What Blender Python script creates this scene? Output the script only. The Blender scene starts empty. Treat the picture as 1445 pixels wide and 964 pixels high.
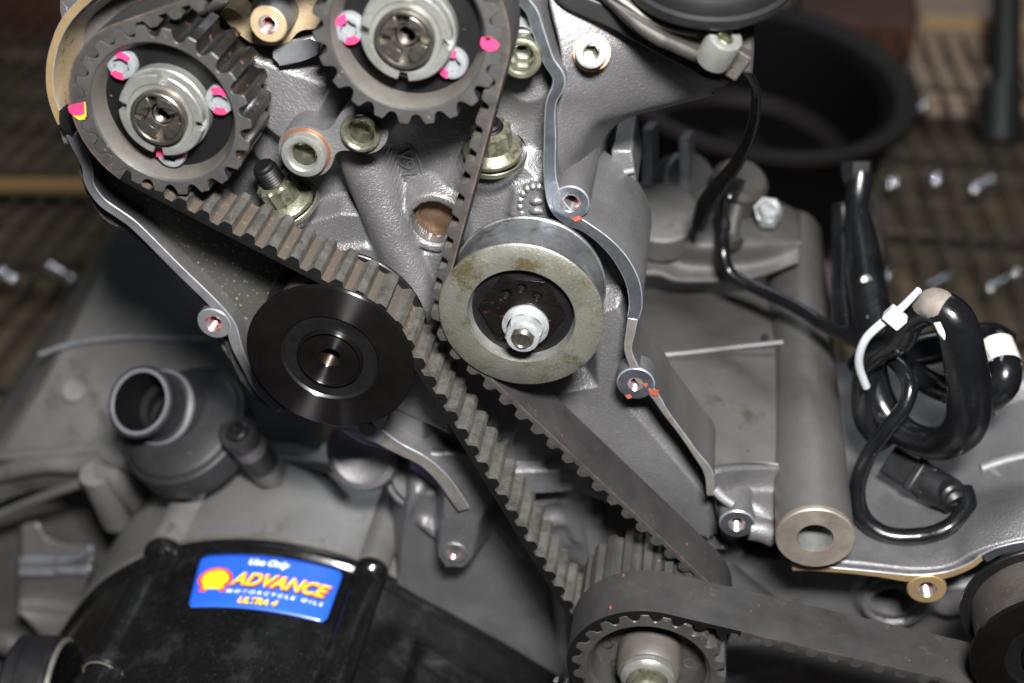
import bpy, bmesh, math, random
import numpy as np
from math import sin, cos, pi, radians, sqrt, atan2
from mathutils import Vector, Matrix
from mathutils.geometry import tessellate_polygon
random.seed(7); rng = np.random.default_rng(7)
scene = bpy.context.scene
S = 0.001                                   # everything below is written in millimetres
# ------------------------------------------------------------------ camera
FPX = 1800.0; CX, CY = 722.5, 482.0; DIST = 350.0
_n = sqrt(317.5**2 + 1237**2 + 1800**2)
PSI = math.asin(317.5/_n); PIT = math.acos(1800/_n/cos(PSI))
c_r = np.array([cos(PSI), sin(PSI), 0.0])
c_f = np.array([-sin(PSI)*cos(PIT), cos(PSI)*cos(PIT), -sin(PIT)])
c_u = np.cross(c_r, c_f); C_POS = -DIST*c_f
cam_d = bpy.data.cameras.new('camera'); cam = bpy.data.objects.new('camera', cam_d)
scene.collection.objects.link(cam); scene.camera = cam
cam.matrix_world = Matrix(((c_r[0], c_u[0], -c_f[0], C_POS[0]*S), (c_r[1], c_u[1], -c_f[1], C_POS[1]*S),
                           (c_r[2], c_u[2], -c_f[2], C_POS[2]*S), (0, 0, 0, 1)))
cam_d.sensor_width = 36; cam_d.lens = FPX/1445*36; cam_d.clip_start = .01; cam_d.clip_end = 60
cam_d.dof.use_dof = True; cam_d.dof.focus_distance = 0.355; cam_d.dof.aperture_fstop = 8.6
# ------------------------------------------------------------------ light: one flash above the lens, dim workshop ceiling
world = bpy.data.worlds.new('World'); scene.world = world; world.use_nodes = True
world.node_tree.nodes['Background'].inputs[0].default_value = (.75, .86, 1, 1)
world.node_tree.nodes['Background'].inputs[1].default_value = .042
def area(name, pos, target, sx, sy, power, col):
    d = bpy.data.lights.new(name, 'AREA'); d.shape = 'RECTANGLE'; d.size = sx*S; d.size_y = sy*S; d.energy = power; d.color = col
    o = bpy.data.objects.new(name, d); scene.collection.objects.link(o)
    p = Vector(pos)*S; o.location = p; o.rotation_euler = (Vector(target)*S-p).to_track_quat('-Z', 'Y').to_euler(); return o
fl = C_POS + c_u*104 + c_r*36 - c_f*75
area('flash', fl, (0, 0, 0), 76, 46, 9.3, (1, .98, .965))
area('ceiling_tube', (-500, 900, 2300), (0, 500, -200), 1500, 300, 3.5, (.85, .93, 1))
area('far_ceiling_tube', (500, 3000, 2300), (0, 100, -50), 1900, 520, 21.0, (.88, .94, 1))
scene.view_settings.view_transform = 'Standard'; scene.view_settings.look = 'None'
scene.view_settings.exposure = 0.0; scene.view_settings.gamma = 1
scene.render.engine = 'CYCLES'
# ------------------------------------------------------------------ points
def ray(px, py):
    return c_f + c_r*(px-CX)/FPX + c_u*(CY-py)/FPX
def at(px, py, Y):                          # point of the plane y = Y seen at this spot of the photograph
    d = ray(px, py); return C_POS + d*((Y-C_POS[1])/d[1])
def atz(px, py, Z):
    d = ray(px, py); return C_POS + d*((Z-C_POS[2])/d[2])
def atd(px, py, D):
    return C_POS + ray(px, py)*D
def xz(px, py, Y):
    p = at(px, py, Y); return np.array([p[0], p[2]])
def A3(l): return np.array([at(*q) for q in l])
def A2(l, Y): return np.array([xz(q[0], q[1], Y) for q in l])
def smooth(pts, n=6, closed=False):         # Catmull-Rom
    p = np.array(pts, float); m = len(p); out = []
    rngk = range(m if closed else m-1)
    for i in rngk:
        g = (lambda k: p[k % m]) if closed else (lambda k: p[min(max(k, 0), m-1)])
        a, b, c, d = g(i-1), g(i), g(i+1), g(i+2)
        for j in range(n):
            t = j/n; out.append(.5*((2*b)+(c-a)*t+(2*a-5*b+4*c-d)*t*t+(3*b-a-3*c+d)*t**3))
    if not closed: out.append(p[-1])
    return np.array(out)
def resample(p, step):
    seg = np.linalg.norm(np.diff(p, axis=0), axis=1); s = np.r_[0, np.cumsum(seg)]
    n = max(2, int(round(s[-1]/step))+1); t = np.linspace(0, s[-1], n)
    return np.stack([np.interp(t, s, p[:, k]) for k in range(p.shape[1])], 1)
# ------------------------------------------------------------------ objects
def origin_of(o):
    while o.parent: o = o.parent
    return np.array(o.location)/S
def tag(o, label=None, cat=None, group=None, kind=None):
    if label: o['label'] = label
    if cat: o['category'] = cat
    if group: o['group'] = group
    if kind: o['kind'] = kind
    return o
def thing(name, label, cat, loc, group=None):
    o = bpy.data.objects.new(name, None); scene.collection.objects.link(o)
    o.location = Vector(np.array(loc, float)*S); o.empty_display_size = .01
    return tag(o, label, cat, group)
class M:
    def __init__(s): s.v = []; s.f = []; s.m = []; s.fs = []
    def add(s, v, f, mi=0, flat=False):
        b = len(s.v); s.v += [tuple(q) for q in v]
        for q in f: s.f.append([b+i for i in q]); s.m.append(mi); s.fs.append(flat)
        return s
    def obj(s, name, mats, parent=None, ang=38, bevel=0, seg=2, solid=0, sub=0):
        if not isinstance(mats, (list, tuple)): mats = [mats]
        v = np.array(s.v, float)
        org = origin_of(parent) if parent else v.mean(0)
        me = bpy.data.meshes.new(name); me.from_pydata(((v-org)*S).tolist(), [], s.f)
        for m in mats: me.materials.append(m)
        me.polygons.foreach_set('material_index', s.m)
        me.polygons.foreach_set('use_smooth', [not q for q in s.fs]); me.validate()
        if ang: me.set_sharp_from_angle(angle=radians(ang))
        me.update()
        o = bpy.data.objects.new(name, me); scene.collection.objects.link(o)
        if parent: o.parent = parent
        else: o.location = Vector(org*S)
        if solid:
            d = o.modifiers.new('solid', 'SOLIDIFY'); d.thickness = abs(solid)*S; d.offset = -1 if solid > 0 else 1
        if bevel:
            d = o.modifiers.new('bevel', 'BEVEL'); d.width = bevel*S; d.segments = seg; d.limit_method = 'ANGLE'; d.angle_limit = radians(35); d.harden_normals = False
        return o
def frame(axis):
    a = np.array(axis, float); a /= np.linalg.norm(a)
    h = np.array([0, 0, 1.]) if abs(a[2]) < .9 else np.array([1., 0, 0])
    if abs(a[1]) > .999: h = np.array([0, 0, 1.])
    e2 = h-a*(a@h); e2 /= np.linalg.norm(e2); e1 = np.cross(e2, a); return e1, e2, a
def lathe(m, o, prof, axis=(0, -1, 0), n=48, mi=0, flat=False, rmod=None, close=False, ph=0, mis=None):
    """prof rows (r, h): h runs along axis from o. rmod(theta, row) scales the radius."""
    e1, e2, a = frame(axis); o = np.array(o, float); v = []; th = np.arange(n)*2*pi/n+ph
    for k, (r, h) in enumerate(prof):
        for t in th:
            rr = r*(rmod(t, k) if rmod else 1); v.append(o+a*h+e1*rr*cos(t)+e2*rr*sin(t))
    K = len(prof); rows = list(range(K-1))+([K-1] if close else [])
    for k in rows:
        k2 = (k+1) % K
        f = [[k*n+i, k*n+(i+1) % n, k2*n+(i+1) % n, k2*n+i] for i in range(n)]
        base = len(m.v)
        for q in f: m.f.append([base+i for i in q]); m.m.append(mis[k] if mis else mi); m.fs.append(flat)
    m.v += [tuple(q) for q in v]
    return m
def plate(m, loops, Y0, Y1, mi=0, side=None):
    """flat plate in XZ with outline loops[0] and holes, front face at Y0, back at Y1."""
    allp = [q for l in loops for q in l]; N = len(allp)
    tri = tessellate_polygon([[Vector((q[0], q[1], 0)) for q in l] for l in loops])
    v = [(q[0], Y0, q[1]) for q in allp]+[(q[0], Y1, q[1]) for q in allp]; f = []
    for t in tri:
        a, b, c = [np.array(allp[i]) for i in t]
        cr = (b[0]-a[0])*(c[1]-a[1])-(b[1]-a[1])*(c[0]-a[0])
        t = list(t) if cr > 0 else list(t)[::-1]
        f.append(t); f.append([N+i for i in t[::-1]])
    m.add(v, f, mi); base = len(m.v)-2*N; k = 0
    for li, l in enumerate(loops):
        n = len(l); ar = sum(l[i][0]*l[(i+1) % n][1]-l[(i+1) % n][0]*l[i][1] for i in range(n))
        for i in range(n):
            a, b = k+i, k+(i+1) % n; q = [base+b, base+a, base+N+a, base+N+b]
            if (ar < 0) != (li > 0): q = q[::-1]
            m.f.append(q); m.m.append(mi if side is None else side); m.fs.append(False)
        k += n
    return m
def circ(c, r, n=32, a0=0, a1=2*pi, end=False):
    t = np.linspace(a0, a1, n, endpoint=end); return np.stack([c[0]+r*np.cos(t), c[1]+r*np.sin(t)], 1)
def ribbon(m, path, w, Y0, Y1, mi=0, step=1.5, n=6):
    """path: XZ points of the centre line, w: width (number or per point)"""
    w = np.full(len(path), w) if np.isscalar(w) else np.array(w, float)
    p = smooth(np.c_[np.array(path), w], n); p = resample(p, step); c, w = p[:, :2], p[:, 2]
    t = np.gradient(c, axis=0); t /= np.linalg.norm(t, axis=1)[:, None]; nn = np.stack([-t[:, 1], t[:, 0]], 1)
    a = c+nn*w[:, None]/2; b = c-nn*w[:, None]/2; k = len(c); v = []
    for q in (a, b):
        for Y in (Y0, Y1): v += [(x, Y, z) for x, z in q]
    f = []
    A0, A1, B0, B1 = 0, k, 2*k, 3*k
    for i in range(k-1):
        f += [[A0+i, B0+i, B0+i+1, A0+i+1], [A1+i+1, B1+i+1, B1+i, A1+i], [A0+i+1, A1+i+1, A1+i, A0+i], [B0+i, B1+i, B1+i+1, B0+i+1]]
    f += [[A0, A1, B1, B0], [A0+k-1, B0+k-1, B1+k-1, A1+k-1]]
    return m.add(v, f, mi)
def tube(m, pts, r, n=16, mi=0, sub=8, step=None, closed=False, caps=True, flat=1.0):
    """pts: 3D points (mm); r number or list"""
    r = np.full(len(pts), r) if np.isscalar(r) else np.array(r, float)
    p = smooth(np.c_[np.array(pts, float), r], sub, closed)
    if step: p = resample(p, step)
    c, r = p[:, :3], p[:, 3]; t = np.gradient(c, axis=0); t /= np.linalg.norm(t, axis=1)[:, None]
    e = np.cross(t[0], [0, 0, 1.]); 
    if np.linalg.norm(e) < .1: e = np.cross(t[0], [1., 0, 0])
    e /= np.linalg.norm(e); v = []
    for i in range(len(c)):
        e = e-t[i]*(e@t[i]); e /= np.linalg.norm(e); g = np.cross(t[i], e)
        for j in range(n):
            a = 2*pi*j/n; v.append(c[i]+r[i]*(e*cos(a)+g*sin(a)*flat))
    K = len(c); f = [[i*n+j, i*n+(j+1) % n, (i+1)*n+(j+1) % n, (i+1)*n+j] for i in range(K-1) for j in range(n)]
    if caps: f += [list(range(n))[::-1], [(K-1)*n+j for j in range(n)]]
    return m.add(v, f, mi)
def patch(name, rows, mat, parent, sub=6, thick=3, bump=None, ang=60):
    """smooth sheet through a grid of 3D points; thick: real thickness behind it"""
    g = np.array(rows, float); a = np.array([smooth(r, sub) for r in g])
    b = np.stack([smooth(a[:, j], sub) for j in range(a.shape[1])], 1)
    nr, nc = b.shape[:2]; m = M()
    f = [[i*nc+j, (i+1)*nc+j, (i+1)*nc+j+1, i*nc+j+1] for i in range(nr-1) for j in range(nc-1)]
    m.add(b.reshape(-1, 3), f)
    return m.obj(name, mat, parent, ang=ang, solid=thick)
def PA(rows): return [[at(*q) for q in r] for r in rows]
# height fields for castings: h is the height towards the viewer (h = -y)
def smax(a, b, k): return .5*(a+b+np.sqrt((a-b)**2+k*k))
def smin(a, b, k): return .5*(a+b-np.sqrt((a-b)**2+k*k))
def dseg(X, Z, p, q):
    d = np.array(q)-np.array(p); L = d@d+1e-9
    t = np.clip(((X-p[0])*d[0]+(Z-p[1])*d[1])/L, 0, 1); return np.hypot(X-p[0]-t*d[0], Z-p[1]-t*d[1])
def poly_sd(X, Z, P):
    """signed distance to polygon (negative inside)"""
    P = np.array(P); n = len(P); d = np.full(X.shape, 1e9); ins = np.zeros(X.shape, bool)
    for i in range(n):
        a, b = P[i], P[(i+1) % n]; d = np.minimum(d, dseg(X, Z, a, b))
        c = ((a[1] > Z) != (b[1] > Z)) & (X < (b[0]-a[0])*(Z-a[1])/(b[1]-a[1]+1e-12)+a[0]); ins ^= c
    return np.where(ins, -d, d)
def rise(d, r, top, slope=2.5):            # plateau of height top inside d<r falling off outside
    return top-np.maximum(d-r, 0)*slope
def hfield(name, xr, zr, step, fn, mat, parent, mask=None, ang=70):
    nx = int((xr[1]-xr[0])/step)+1; nz = int((zr[1]-zr[0])/step)+1
    X, Z = np.meshgrid(np.linspace(*xr, nx), np.linspace(*zr, nz)); H = fn(X, Z)
    v = np.stack([X, -H, Z], -1).reshape(-1, 3)
    ii = (np.arange(nz-1)[:, None]*nx+np.arange(nx-1)[None, :])
    if mask is not None:
        k = mask(X, Z); kk = k[:-1, :-1] & k[1:, :-1] & k[:-1, 1:] & k[1:, 1:]; ii = ii[kk]
    ii = ii.reshape(-1); q = np.stack([ii, ii+1, ii+1+nx, ii+nx], 1)
    used = np.unique(q); mp = -np.ones(len(v), int); mp[used] = np.arange(len(used))
    v = v[used]; q = mp[q]; org = origin_of(parent)
    me = bpy.data.meshes.new(name); me.vertices.add(len(v)); me.vertices.foreach_set('co', ((v-org)*S).ravel())
    me.loops.add(q.size); me.loops.foreach_set('vertex_index', q.ravel().astype(np.int32))
    me.polygons.add(len(q)); me.polygons.foreach_set('loop_start', np.arange(len(q), dtype=np.int32)*4)
    me.polygons.foreach_set('use_smooth', np.ones(len(q), bool)); me.materials.append(mat); me.update(calc_edges=True); me.validate()
    o = bpy.data.objects.new(name, me); scene.collection.objects.link(o); o.parent = parent
    d = o.modifiers.new('solid', 'SOLIDIFY'); d.thickness = 3*S; d.offset = -1
    return o
# ------------------------------------------------------------------ materials
def mat(name, col, rough=.5, metal=0., bump=0., bscale=1500, var=0., vscale=60, col2=None, spec=.5, aniso=0, coat=0,
        blot=None, blot_col=None, blot_scale=120, speck=None, speck_amt=.0, speck_scale=900, rvar=.0, stretch=None):
    m = bpy.data.materials.new(name); m.use_nodes = True; t = m.node_tree; N = t.nodes; L = t.links
    b = N['Principled BSDF']; b.inputs['Roughness'].default_value = rough; b.inputs['Metallic'].default_value = metal
    b.inputs['Specular IOR Level'].default_value = spec; b.inputs['Coat Weight'].default_value = coat; b.inputs['Coat Roughness'].default_value = .15
    tc = N.new('ShaderNodeTexCoord'); vec = tc.outputs['Object']
    if stretch:
        mp = N.new('ShaderNodeMapping'); mp.inputs['Scale'].default_value = stretch; L.new(vec, mp.inputs[0]); vec = mp.outputs[0]
    def noise(sc, det=4, ro=.6):
        n = N.new('ShaderNodeTexNoise'); n.inputs['Scale'].default_value = sc; n.inputs['Detail'].default_value = det; n.inputs['Roughness'].default_value = ro
        L.new(vec, n.inputs['Vector']); return n.outputs[0]
    def ramp(src, a, b_):
        r = N.new('ShaderNodeMapRange'); r.inputs[1].default_value = a; r.inputs[2].default_value = b_; L.new(src, r.inputs[0]); return r.outputs[0]
    def mix(f, a, c):
        x = N.new('ShaderNodeMix'); x.data_type = 'RGBA'
        if isinstance(f, float): x.inputs[0].default_value = f
        else: L.new(f, x.inputs[0])
        for s_, q in ((6, a), (7, c)):
            if isinstance(q, tuple): x.inputs[s_].default_value = (*q, 1)
            else: L.new(q, x.inputs[s_])
        return x.outputs[2]
    c = tuple(col); cur = c
    if var:
        c2 = tuple(col2) if col2 else tuple(min(1, q*(1+var)) for q in c); c1 = c if col2 else tuple(q*(1-var) for q in c)
        cur = mix(ramp(noise(vscale, 6, .65), .32, .68), c1, c2)
    if blot: cur = mix(ramp(noise(blot_scale, 5, .7), blot, blot+.1), cur, tuple(blot_col))
    if speck: cur = mix(ramp(noise(speck_scale, 3, .7), speck_amt, speck_amt+.04), cur, tuple(speck))
    if isinstance(cur, tuple): b.inputs['Base Color'].default_value = (*cur, 1)
    else: L.new(cur, b.inputs['Base Color'])
    if rvar:
        r = N.new('ShaderNodeMapRange'); r.inputs[1].default_value = .3; r.inputs[2].default_value = .7
        r.inputs[3].default_value = max(.03, rough-rvar); r.inputs[4].default_value = min(1, rough+rvar); L.new(noise(vscale*2.3, 6, .7), r.inputs[0]); L.new(r.outputs[0], b.inputs['Roughness'])
    if bump:
        bp = N.new('ShaderNodeBump'); bp.inputs['Distance'].default_value = bump*S; bp.inputs['Strength'].default_value = 1
        L.new(noise(bscale, 3, .6), bp.inputs['Height']); L.new(bp.outputs[0], b.inputs['Normal'])
    if aniso:
        b.inputs['Anisotropic'].default_value = aniso; b.inputs['Anisotropic Rotation'].default_value = .25; tg = N.new('ShaderNodeTangent'); tg.direction_type = 'RADIAL'; tg.axis = 'Y'; L.new(tg.outputs[0], b.inputs['Tangent'])
    return m
CAST = mat('cast_aluminium_grey', (.162, .161, .163), .42, .6, .28, 1500, .22, 26, rvar=.1, speck=(.25, .25, .252), speck_amt=.61, speck_scale=1500)
CAST_WARM = mat('cast_aluminium_warm', (.104, .101, .097), .48, .5, .14, 1300, .4, 11, rvar=.12, blot=.58, blot_col=(.066, .058, .047), blot_scale=38)
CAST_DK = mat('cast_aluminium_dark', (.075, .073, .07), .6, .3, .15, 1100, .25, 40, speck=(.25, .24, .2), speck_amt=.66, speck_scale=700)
CAST_BR = mat('cast_aluminium_bright', (.2, .2, .205), .55, .4, .1, 1200, .25, 60)
RIM = mat('machined_rim', (.145, .16, .182), .32, .8, .03, 900, .3, 120, rvar=.12, blot=.63, blot_col=(.28, .3, .33), blot_scale=300)
RIM_TAN = mat('weathered_rim', (.2, .188, .17), .5, .55, .05, 1100, .3, 110, rvar=.1, blot=.6, blot_col=(.15, .115, .07), blot_scale=90)
RIM_GOLD = mat('golden_rim', (.36, .25, .12), .5, .6, .06, 900, .2, 70)
RIM_LILAC = mat('tinted_rim', (.38, .36, .44), .42, .7, .04, 900, .3, 80, col2=(.27, .25, .33))
GOLD = mat('gold_primer', (.33, .255, .155), .55, .35, .12, 1200, .2, 80, blot=.6, blot_col=(.1, .08, .055), blot_scale=260)
CREAM = mat('cream_casting', (.5, .47, .38), .5, .3, .1, 1000, .2, 60)
SPROCK = mat('sprocket_coating', (.05, .049, .048), .5, .3, .07, 1500, .25, 90, speck=(.2, .12, .07), speck_amt=.66, speck_scale=420, rvar=.12)
CONE = mat('sprocket_inner_cone', (.105, .096, .086), .5, .4, .05, 1500, .3, 60, speck=(.3, .2, .13), speck_amt=.69, speck_scale=500)
BLACKDISC = mat('black_anodised', (.004, .004, .0045), .5, .1, .03, 1400, .2, 100, spec=.3, speck=(.12, .12, .12), speck_amt=.75, speck_scale=700)
ZINC = mat('zinc_plated_steel', (.30, .305, .29), .36, .6, .08, 1100, .3, 120, col2=(.19, .195, .18), rvar=.14, speck=(.5, .5, .48), speck_amt=.66, speck_scale=1200)
ZINC_W = mat('zinc_nut', (.46, .49, .5), .32, .65, .08, 900, .25, 160, rvar=.14, blot=.6, blot_col=(.3, .32, .33), blot_scale=300)
ZINC_G = mat('greenish_zinc', (.15, .152, .11), .36, .6, .1, 800, .4, 190, blot=.55, blot_col=(.07, .066, .04), blot_scale=230, rvar=.14)
IDLER = mat('worn_idler_steel', (.2, .2, .172), .4, .6, .1, 1700, .35, 55, col2=(.12, .118, .092), blot=.53, blot_col=(.095, .078, .04), blot_scale=100, speck=(.28, .285, .26), speck_amt=.6, speck_scale=1900, rvar=.14)
IDLER_SIDE = mat('idler_running_face', (.14, .145, .15), .42, .6, .05, 900, .4, 90, rvar=.15, blot=.54, blot_col=(.07, .07, .07), blot_scale=150, speck=(.25, .25, .25), speck_amt=.62, speck_scale=1200)
STEEL_DK = mat('dark_machined_steel', (.17, .155, .135), .33, .9, .04, 900, .25, 200, rvar=.12)
BOLTG = mat('grey_coated_bolt', (.165, .178, .188), .6, .15, .04, 1200, .15, 200)
PINK = mat('pink_paint', (.5, .03, .11), .5, 0, .08, 700, .3, 300)
YELLOW = mat('yellow_paint', (.6, .4, .02), .5)
ORANGE = mat('orange_thread_paint', (.3, .07, .035), .5, 0, .04, 900, .4, 300)
THREAD = mat('threaded_hole_metal', (.62, .58, .58), .25, .9, 0, 900, .3, 200, blot=.52, blot_col=(.7, .16, .12), blot_scale=330)
COPPER = mat('copper_washer', (.62, .27, .15), .4, .9, .04, 900, .2, 200)
BRONZE = mat('core_plug', (.15, .095, .058), .42, .6, .04, 900, .5, 110, rvar=.1, blot=.55, blot_col=(.09, .06, .035), blot_scale=160)
RUBBER = mat('belt_back', (.025, .0245, .0245), .62, 0, .06, 1500, .35, 60, speck=(.28, .08, .06), speck_amt=.695, speck_scale=260, spec=.3, blot=.6, blot_col=(.045, .042, .04), blot_scale=140)
BELT_SIDE = mat('belt_edge', (.028, .026, .025), .6, 0, .1, 1300, .35, 200)
BELT_CORD = mat('belt_cord_edge', (.055, .038, .03), .7, 0, .1, 1300, .6, 200)
TOOTH = mat('belt_tooth_fabric', (.058, .055, .05), .85, 0, .3, 2600, .5, 150, spec=.15, blot=.58, blot_col=(.034, .032, .029), blot_scale=260, speck=(.125, .115, .1), speck_amt=.6, speck_scale=2400)
ROOT = mat('belt_root_rusty', (.045, .041, .036), .8, 0, .2, 1800, .5, 220, col2=(.062, .044, .03), speck=(.13, .075, .04), speck_amt=.61, speck_scale=600)
ROOT_DK = mat('belt_root_grey', (.045, .041, .036), .8, 0, .2, 1800, .5, 260, speck=(.1, .075, .05), speck_amt=.67, speck_scale=700)
PULLEYBLK = mat('black_oxide_steel', (.0035, .003, .003), .3, 0, .012, 900, .3, 80, aniso=.975, spec=.45, speck=(.12, .05, .035), speck_amt=.72, speck_scale=300)
HUBBLK = mat('black_hub', (.005, .005, .0055), .34, 0, .02, 900, .3, 120, rvar=.1, spec=.4, speck=(.12, .06, .04), speck_amt=.74, speck_scale=500)
HEXBLK = mat('scratched_black_steel', (.008, .0065, .0065), .3, .5, .03, 900, .3, 120, rvar=.1, blot=.625, blot_col=(.26, .1, .065), blot_scale=330, stretch=(1, 1, 2.5))
BLACKPAINT = mat('glossy_black_cover', (.004, .004, .0042), .2, .0, .02, 700, .3, 50, speck=(.035, .035, .032), speck_amt=.62, speck_scale=1600, rvar=.1, blot=.56, blot_col=(.014, .0135, .013), blot_scale=60)
BLACKPLAS = mat('black_plastic', (.008, .008, .009), .4, 0, .03, 900, .3, 60, rvar=.08)
PUMPPLAS = mat('dusty_dark_casting', (.014, .014, .015), .5, 0, .06, 1000, .4, 35, rvar=.1, spec=.4, speck=(.06, .055, .05), speck_amt=.66, speck_scale=500)
PUMPRIM = mat('worn_pipe_rim', (.13, .13, .15), .55, .1, .04, 900, .25, 60)
SLEEVE = mat('black_sleeve', (.0045, .0048, .0056), .24, 0, .07, 420, .4, 60, speck=(.13, .115, .1), speck_amt=.68, speck_scale=170, rvar=.12, spec=.5)
DUSTY = mat('dusty_sleeve', (.16, .14, .12), .7, 0, .06, 900, .4, 110)
NYLON = mat('white_nylon', (.5, .53, .56), .35, 0, .02, 900, .1, 60)
TAPE = mat('white_label_tape', (.5, .5, .48), .6)
INK = mat('grey_ink', (.25, .26, .28), .6)
GASKET = mat('black_gasket', (.006, .006, .0065), .5, 0, .05, 900, .3, 90)
BRACKET = mat('grimy_bracket', (.036, .031, .027), .6, .1, .12, 900, .45, 70, speck=(.1, .08, .06), speck_amt=.66, speck_scale=600)
CHROME = mat('chrome_wire', (.95, .95, 1), .1, 1.0)
CHROME_DK = mat('dull_wire', (.06, .045, .03), .6, .2, 0, 900, .3, 20)
WHEEL = mat('black_wheel_paint', (.003, .0027, .0027), .7, 0, 0, 900, .2, 10, spec=.12)
TYRE = mat('wheel_lip', (.02, .018, .0175), .6, 0, 0, 900, .2, 10, spec=.15)
FLOOR = mat('brown_floor', (.075, .055, .04), .7, 0, 0, 900, .4, 3)
CARD = mat('cardboard', (.42, .31, .23), .8, 0, 0, 900, .15, 6)
TAPEC = mat('yellow_tape', (.6, .4, .2), .6)
RUSTBOX = mat('brown_box', (.1, .035, .018), .7, 0, 0, 900, .4, 9)
POSTM = mat('shelf_post', (.03, .033, .033), .5, .3)
PALEGOODS = mat('pale_goods', (.42, .38, .34), .6, 0, 0, 900, .2, 6)
BLUE = mat('sticker_blue', (.018, .10, .62), .35, 0, 0, 900, .08, 30, coat=.3)
STY = mat('sticker_yellow', (.95, .62, .02), .4, 0, 0, 900)
STO = mat('sticker_orange', (.9, .22, .01), .4)
STR = mat('sticker_red', (.85, .04, .02), .4)
STW = mat('sticker_white', (.85, .87, .9), .4)
STD = mat('sticker_shadow', (.02, .02, .05), .5)
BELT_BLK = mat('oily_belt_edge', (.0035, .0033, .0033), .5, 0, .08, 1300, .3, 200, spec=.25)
RIM_L = mat('dull_rim', (.17, .172, .18), .45, .5, .05, 1100, .25, 120, rvar=.1)
LINER = mat('brown_shelf_liner', (.12, .088, .055), .8, 0, 0, 900, .6, 7)
FLOOR_PLATE = mat('speckled_dark_plate', (.05, .05, .045), .6, .2, .2, 1100, .35, 40, speck=(.3, .3, .25), speck_amt=.63, speck_scale=900)
BORE = mat('dark_bore', (.018, .01, .006), .35, .6, .04, 900, .4, 110)
CAST_LEFT = mat('cast_aluminium_light', (.215, .213, .21), .42, .55, .16, 1300, .34, 11, rvar=.12, blot=.58, blot_col=(.125, .115, .1), blot_scale=32)
TOOTHWALL = mat('sprocket_tooth_wall', (.014, .0135, .013), .36, .3, .06, 1500, .3, 90, speck=(.16, .08, .045), speck_amt=.63, speck_scale=330, rvar=.14)
EDGE = mat('pale_highlight_metal', (.26, .275, .3), .4, .5, .04, 1000, .25, 300)  # rim-edge highlight put into the colour; ribs and fins share the pale metal
SOCKET = mat('socket_steel', (.34, .34, .26), .22, .9, .05, 900, .3, 300)
LOWLIP = mat('wheel_lower_lip', (.2, .17, .17), .5)
SCORE = mat('scratched_bright_metal', (.6, .62, .66), .3, .9, .05, 900, .2, 200)
# ------------------------------------------------------------------ timing drive geometry
NT = 22; RT = 23.3; PITCH = 2*pi*RT/NT; BT = 1.6; NAX = (0, -1, 0)
cL, cR, cC = xz(229, 161, 0), xz(574, 50, 0), xz(915, 945, -20)
cS, cB, cD = xz(735, 448, -1), xz(465, 507, -1.5), xz(1492, 925, -22)
def belt_path(circs):
    """clockwise loop; circs = (centre, radius, +1 inside / -1 outside). returns samples and the contact of each circle"""
    n = len(circs); tan = []
    for i in range(n):
        (c0, r0, s0), (c1, r1, s1) = circs[i], circs[(i+1) % n]
        D = c1-c0; Ld = np.linalg.norm(D); u = D/Ld; left = np.array([-u[1], u[0]]); a = (r0*s0-r1*s1)/Ld
        nn = u*a+left*sqrt(1-a*a); tan.append((c0+nn*r0*s0, c1+nn*r1*s1, nn))
    out = []; info = []; s = 0.
    for i in range(n):
        c, r, sg = circs[i]; n_in = tan[i-1][2]; n_out = tan[i][2]
        a0 = atan2(n_in[1], n_in[0]); a1 = atan2(n_out[1], n_out[0])
        if sg > 0:
            while a1 > a0: a1 -= 2*pi
        else:
            while a1 < a0: a1 += 2*pi
        L = abs(a1-a0)*r; info.append((s, a0)); k = max(2, int(L/(PITCH/14)))
        for j in range(k):
            a = a0+(a1-a0)*j/k; nv = np.array([cos(a), sin(a)]); out.append((s+L*j/k, *(c+nv*r*sg), *nv))
        s += L; p, q, nn = tan[i]; L = np.linalg.norm(q-p); k = max(2, int(L/(PITCH/14)))
        for j in range(k): out.append((s+L*j/k, *(p+(q-p)*j/k), *nn))
        s += L
    return np.array(out), info, s
def tooth_h(u, H=2.3):
    d = abs((u % 1)-.5); return H if d < .13 else (0 if d > .35 else H*(.5+.5*cos(pi*(d-.13)/.22))**.8)
def make_belt(circs, Y0, Y1, label, name='timing_belt', group=None, rusty=None, dark=None):
    P, info, Ltot = belt_path(circs); k = len(P); m = M(); v = []
    for s, x, z, nx, nz in P:
        h = tooth_h(s/PITCH); p = np.array([x, z]); nv = np.array([nx, nz]); b = p+nv*BT; bc = p+nv*(BT-.38); t = p-nv*h
        jit = rng.normal(0, .03)
        v += [(b[0], Y1, b[1]), (b[0], Y0, b[1]), (bc[0], Y0-.02, bc[1]), (p[0], Y0, p[1]), (t[0], Y0+.12+jit, t[1]), (t[0], Y1, t[1])]
    f = []; mi = []
    for i in range(k):
        j = (i+1) % k; hh = tooth_h((P[i][0]+.1)/PITCH); px = P[i][1]
        for a, mm in ((0, 0), (1, 1), (2, 2), (3, 2), (4, 3 if hh > .5 else (4 if rusty is None or rusty(P[i][1], P[i][2]) else 5)), (5, 2)):
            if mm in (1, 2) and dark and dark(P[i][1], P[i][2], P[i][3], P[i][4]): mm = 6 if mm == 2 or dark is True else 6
            b_ = (a+1) % 6; f.append([i*6+a, i*6+b_, j*6+b_, j*6+a]); mi.append(mm)
    m.add(v, f); m.m = mi
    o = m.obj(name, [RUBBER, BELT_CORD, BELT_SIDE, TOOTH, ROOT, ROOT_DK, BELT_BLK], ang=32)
    tag(o, label, 'timing belt', group); return o, info
def groove(t, ph, R=RT, dep=2.75):
    u = ((t-ph)/(2*pi/NT)+.5) % 1-.5; w = .3
    return 1-(dep/R)*(1-(abs(u)/.3)**2.2)**.62 if abs(u) < .3 else 1
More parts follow.
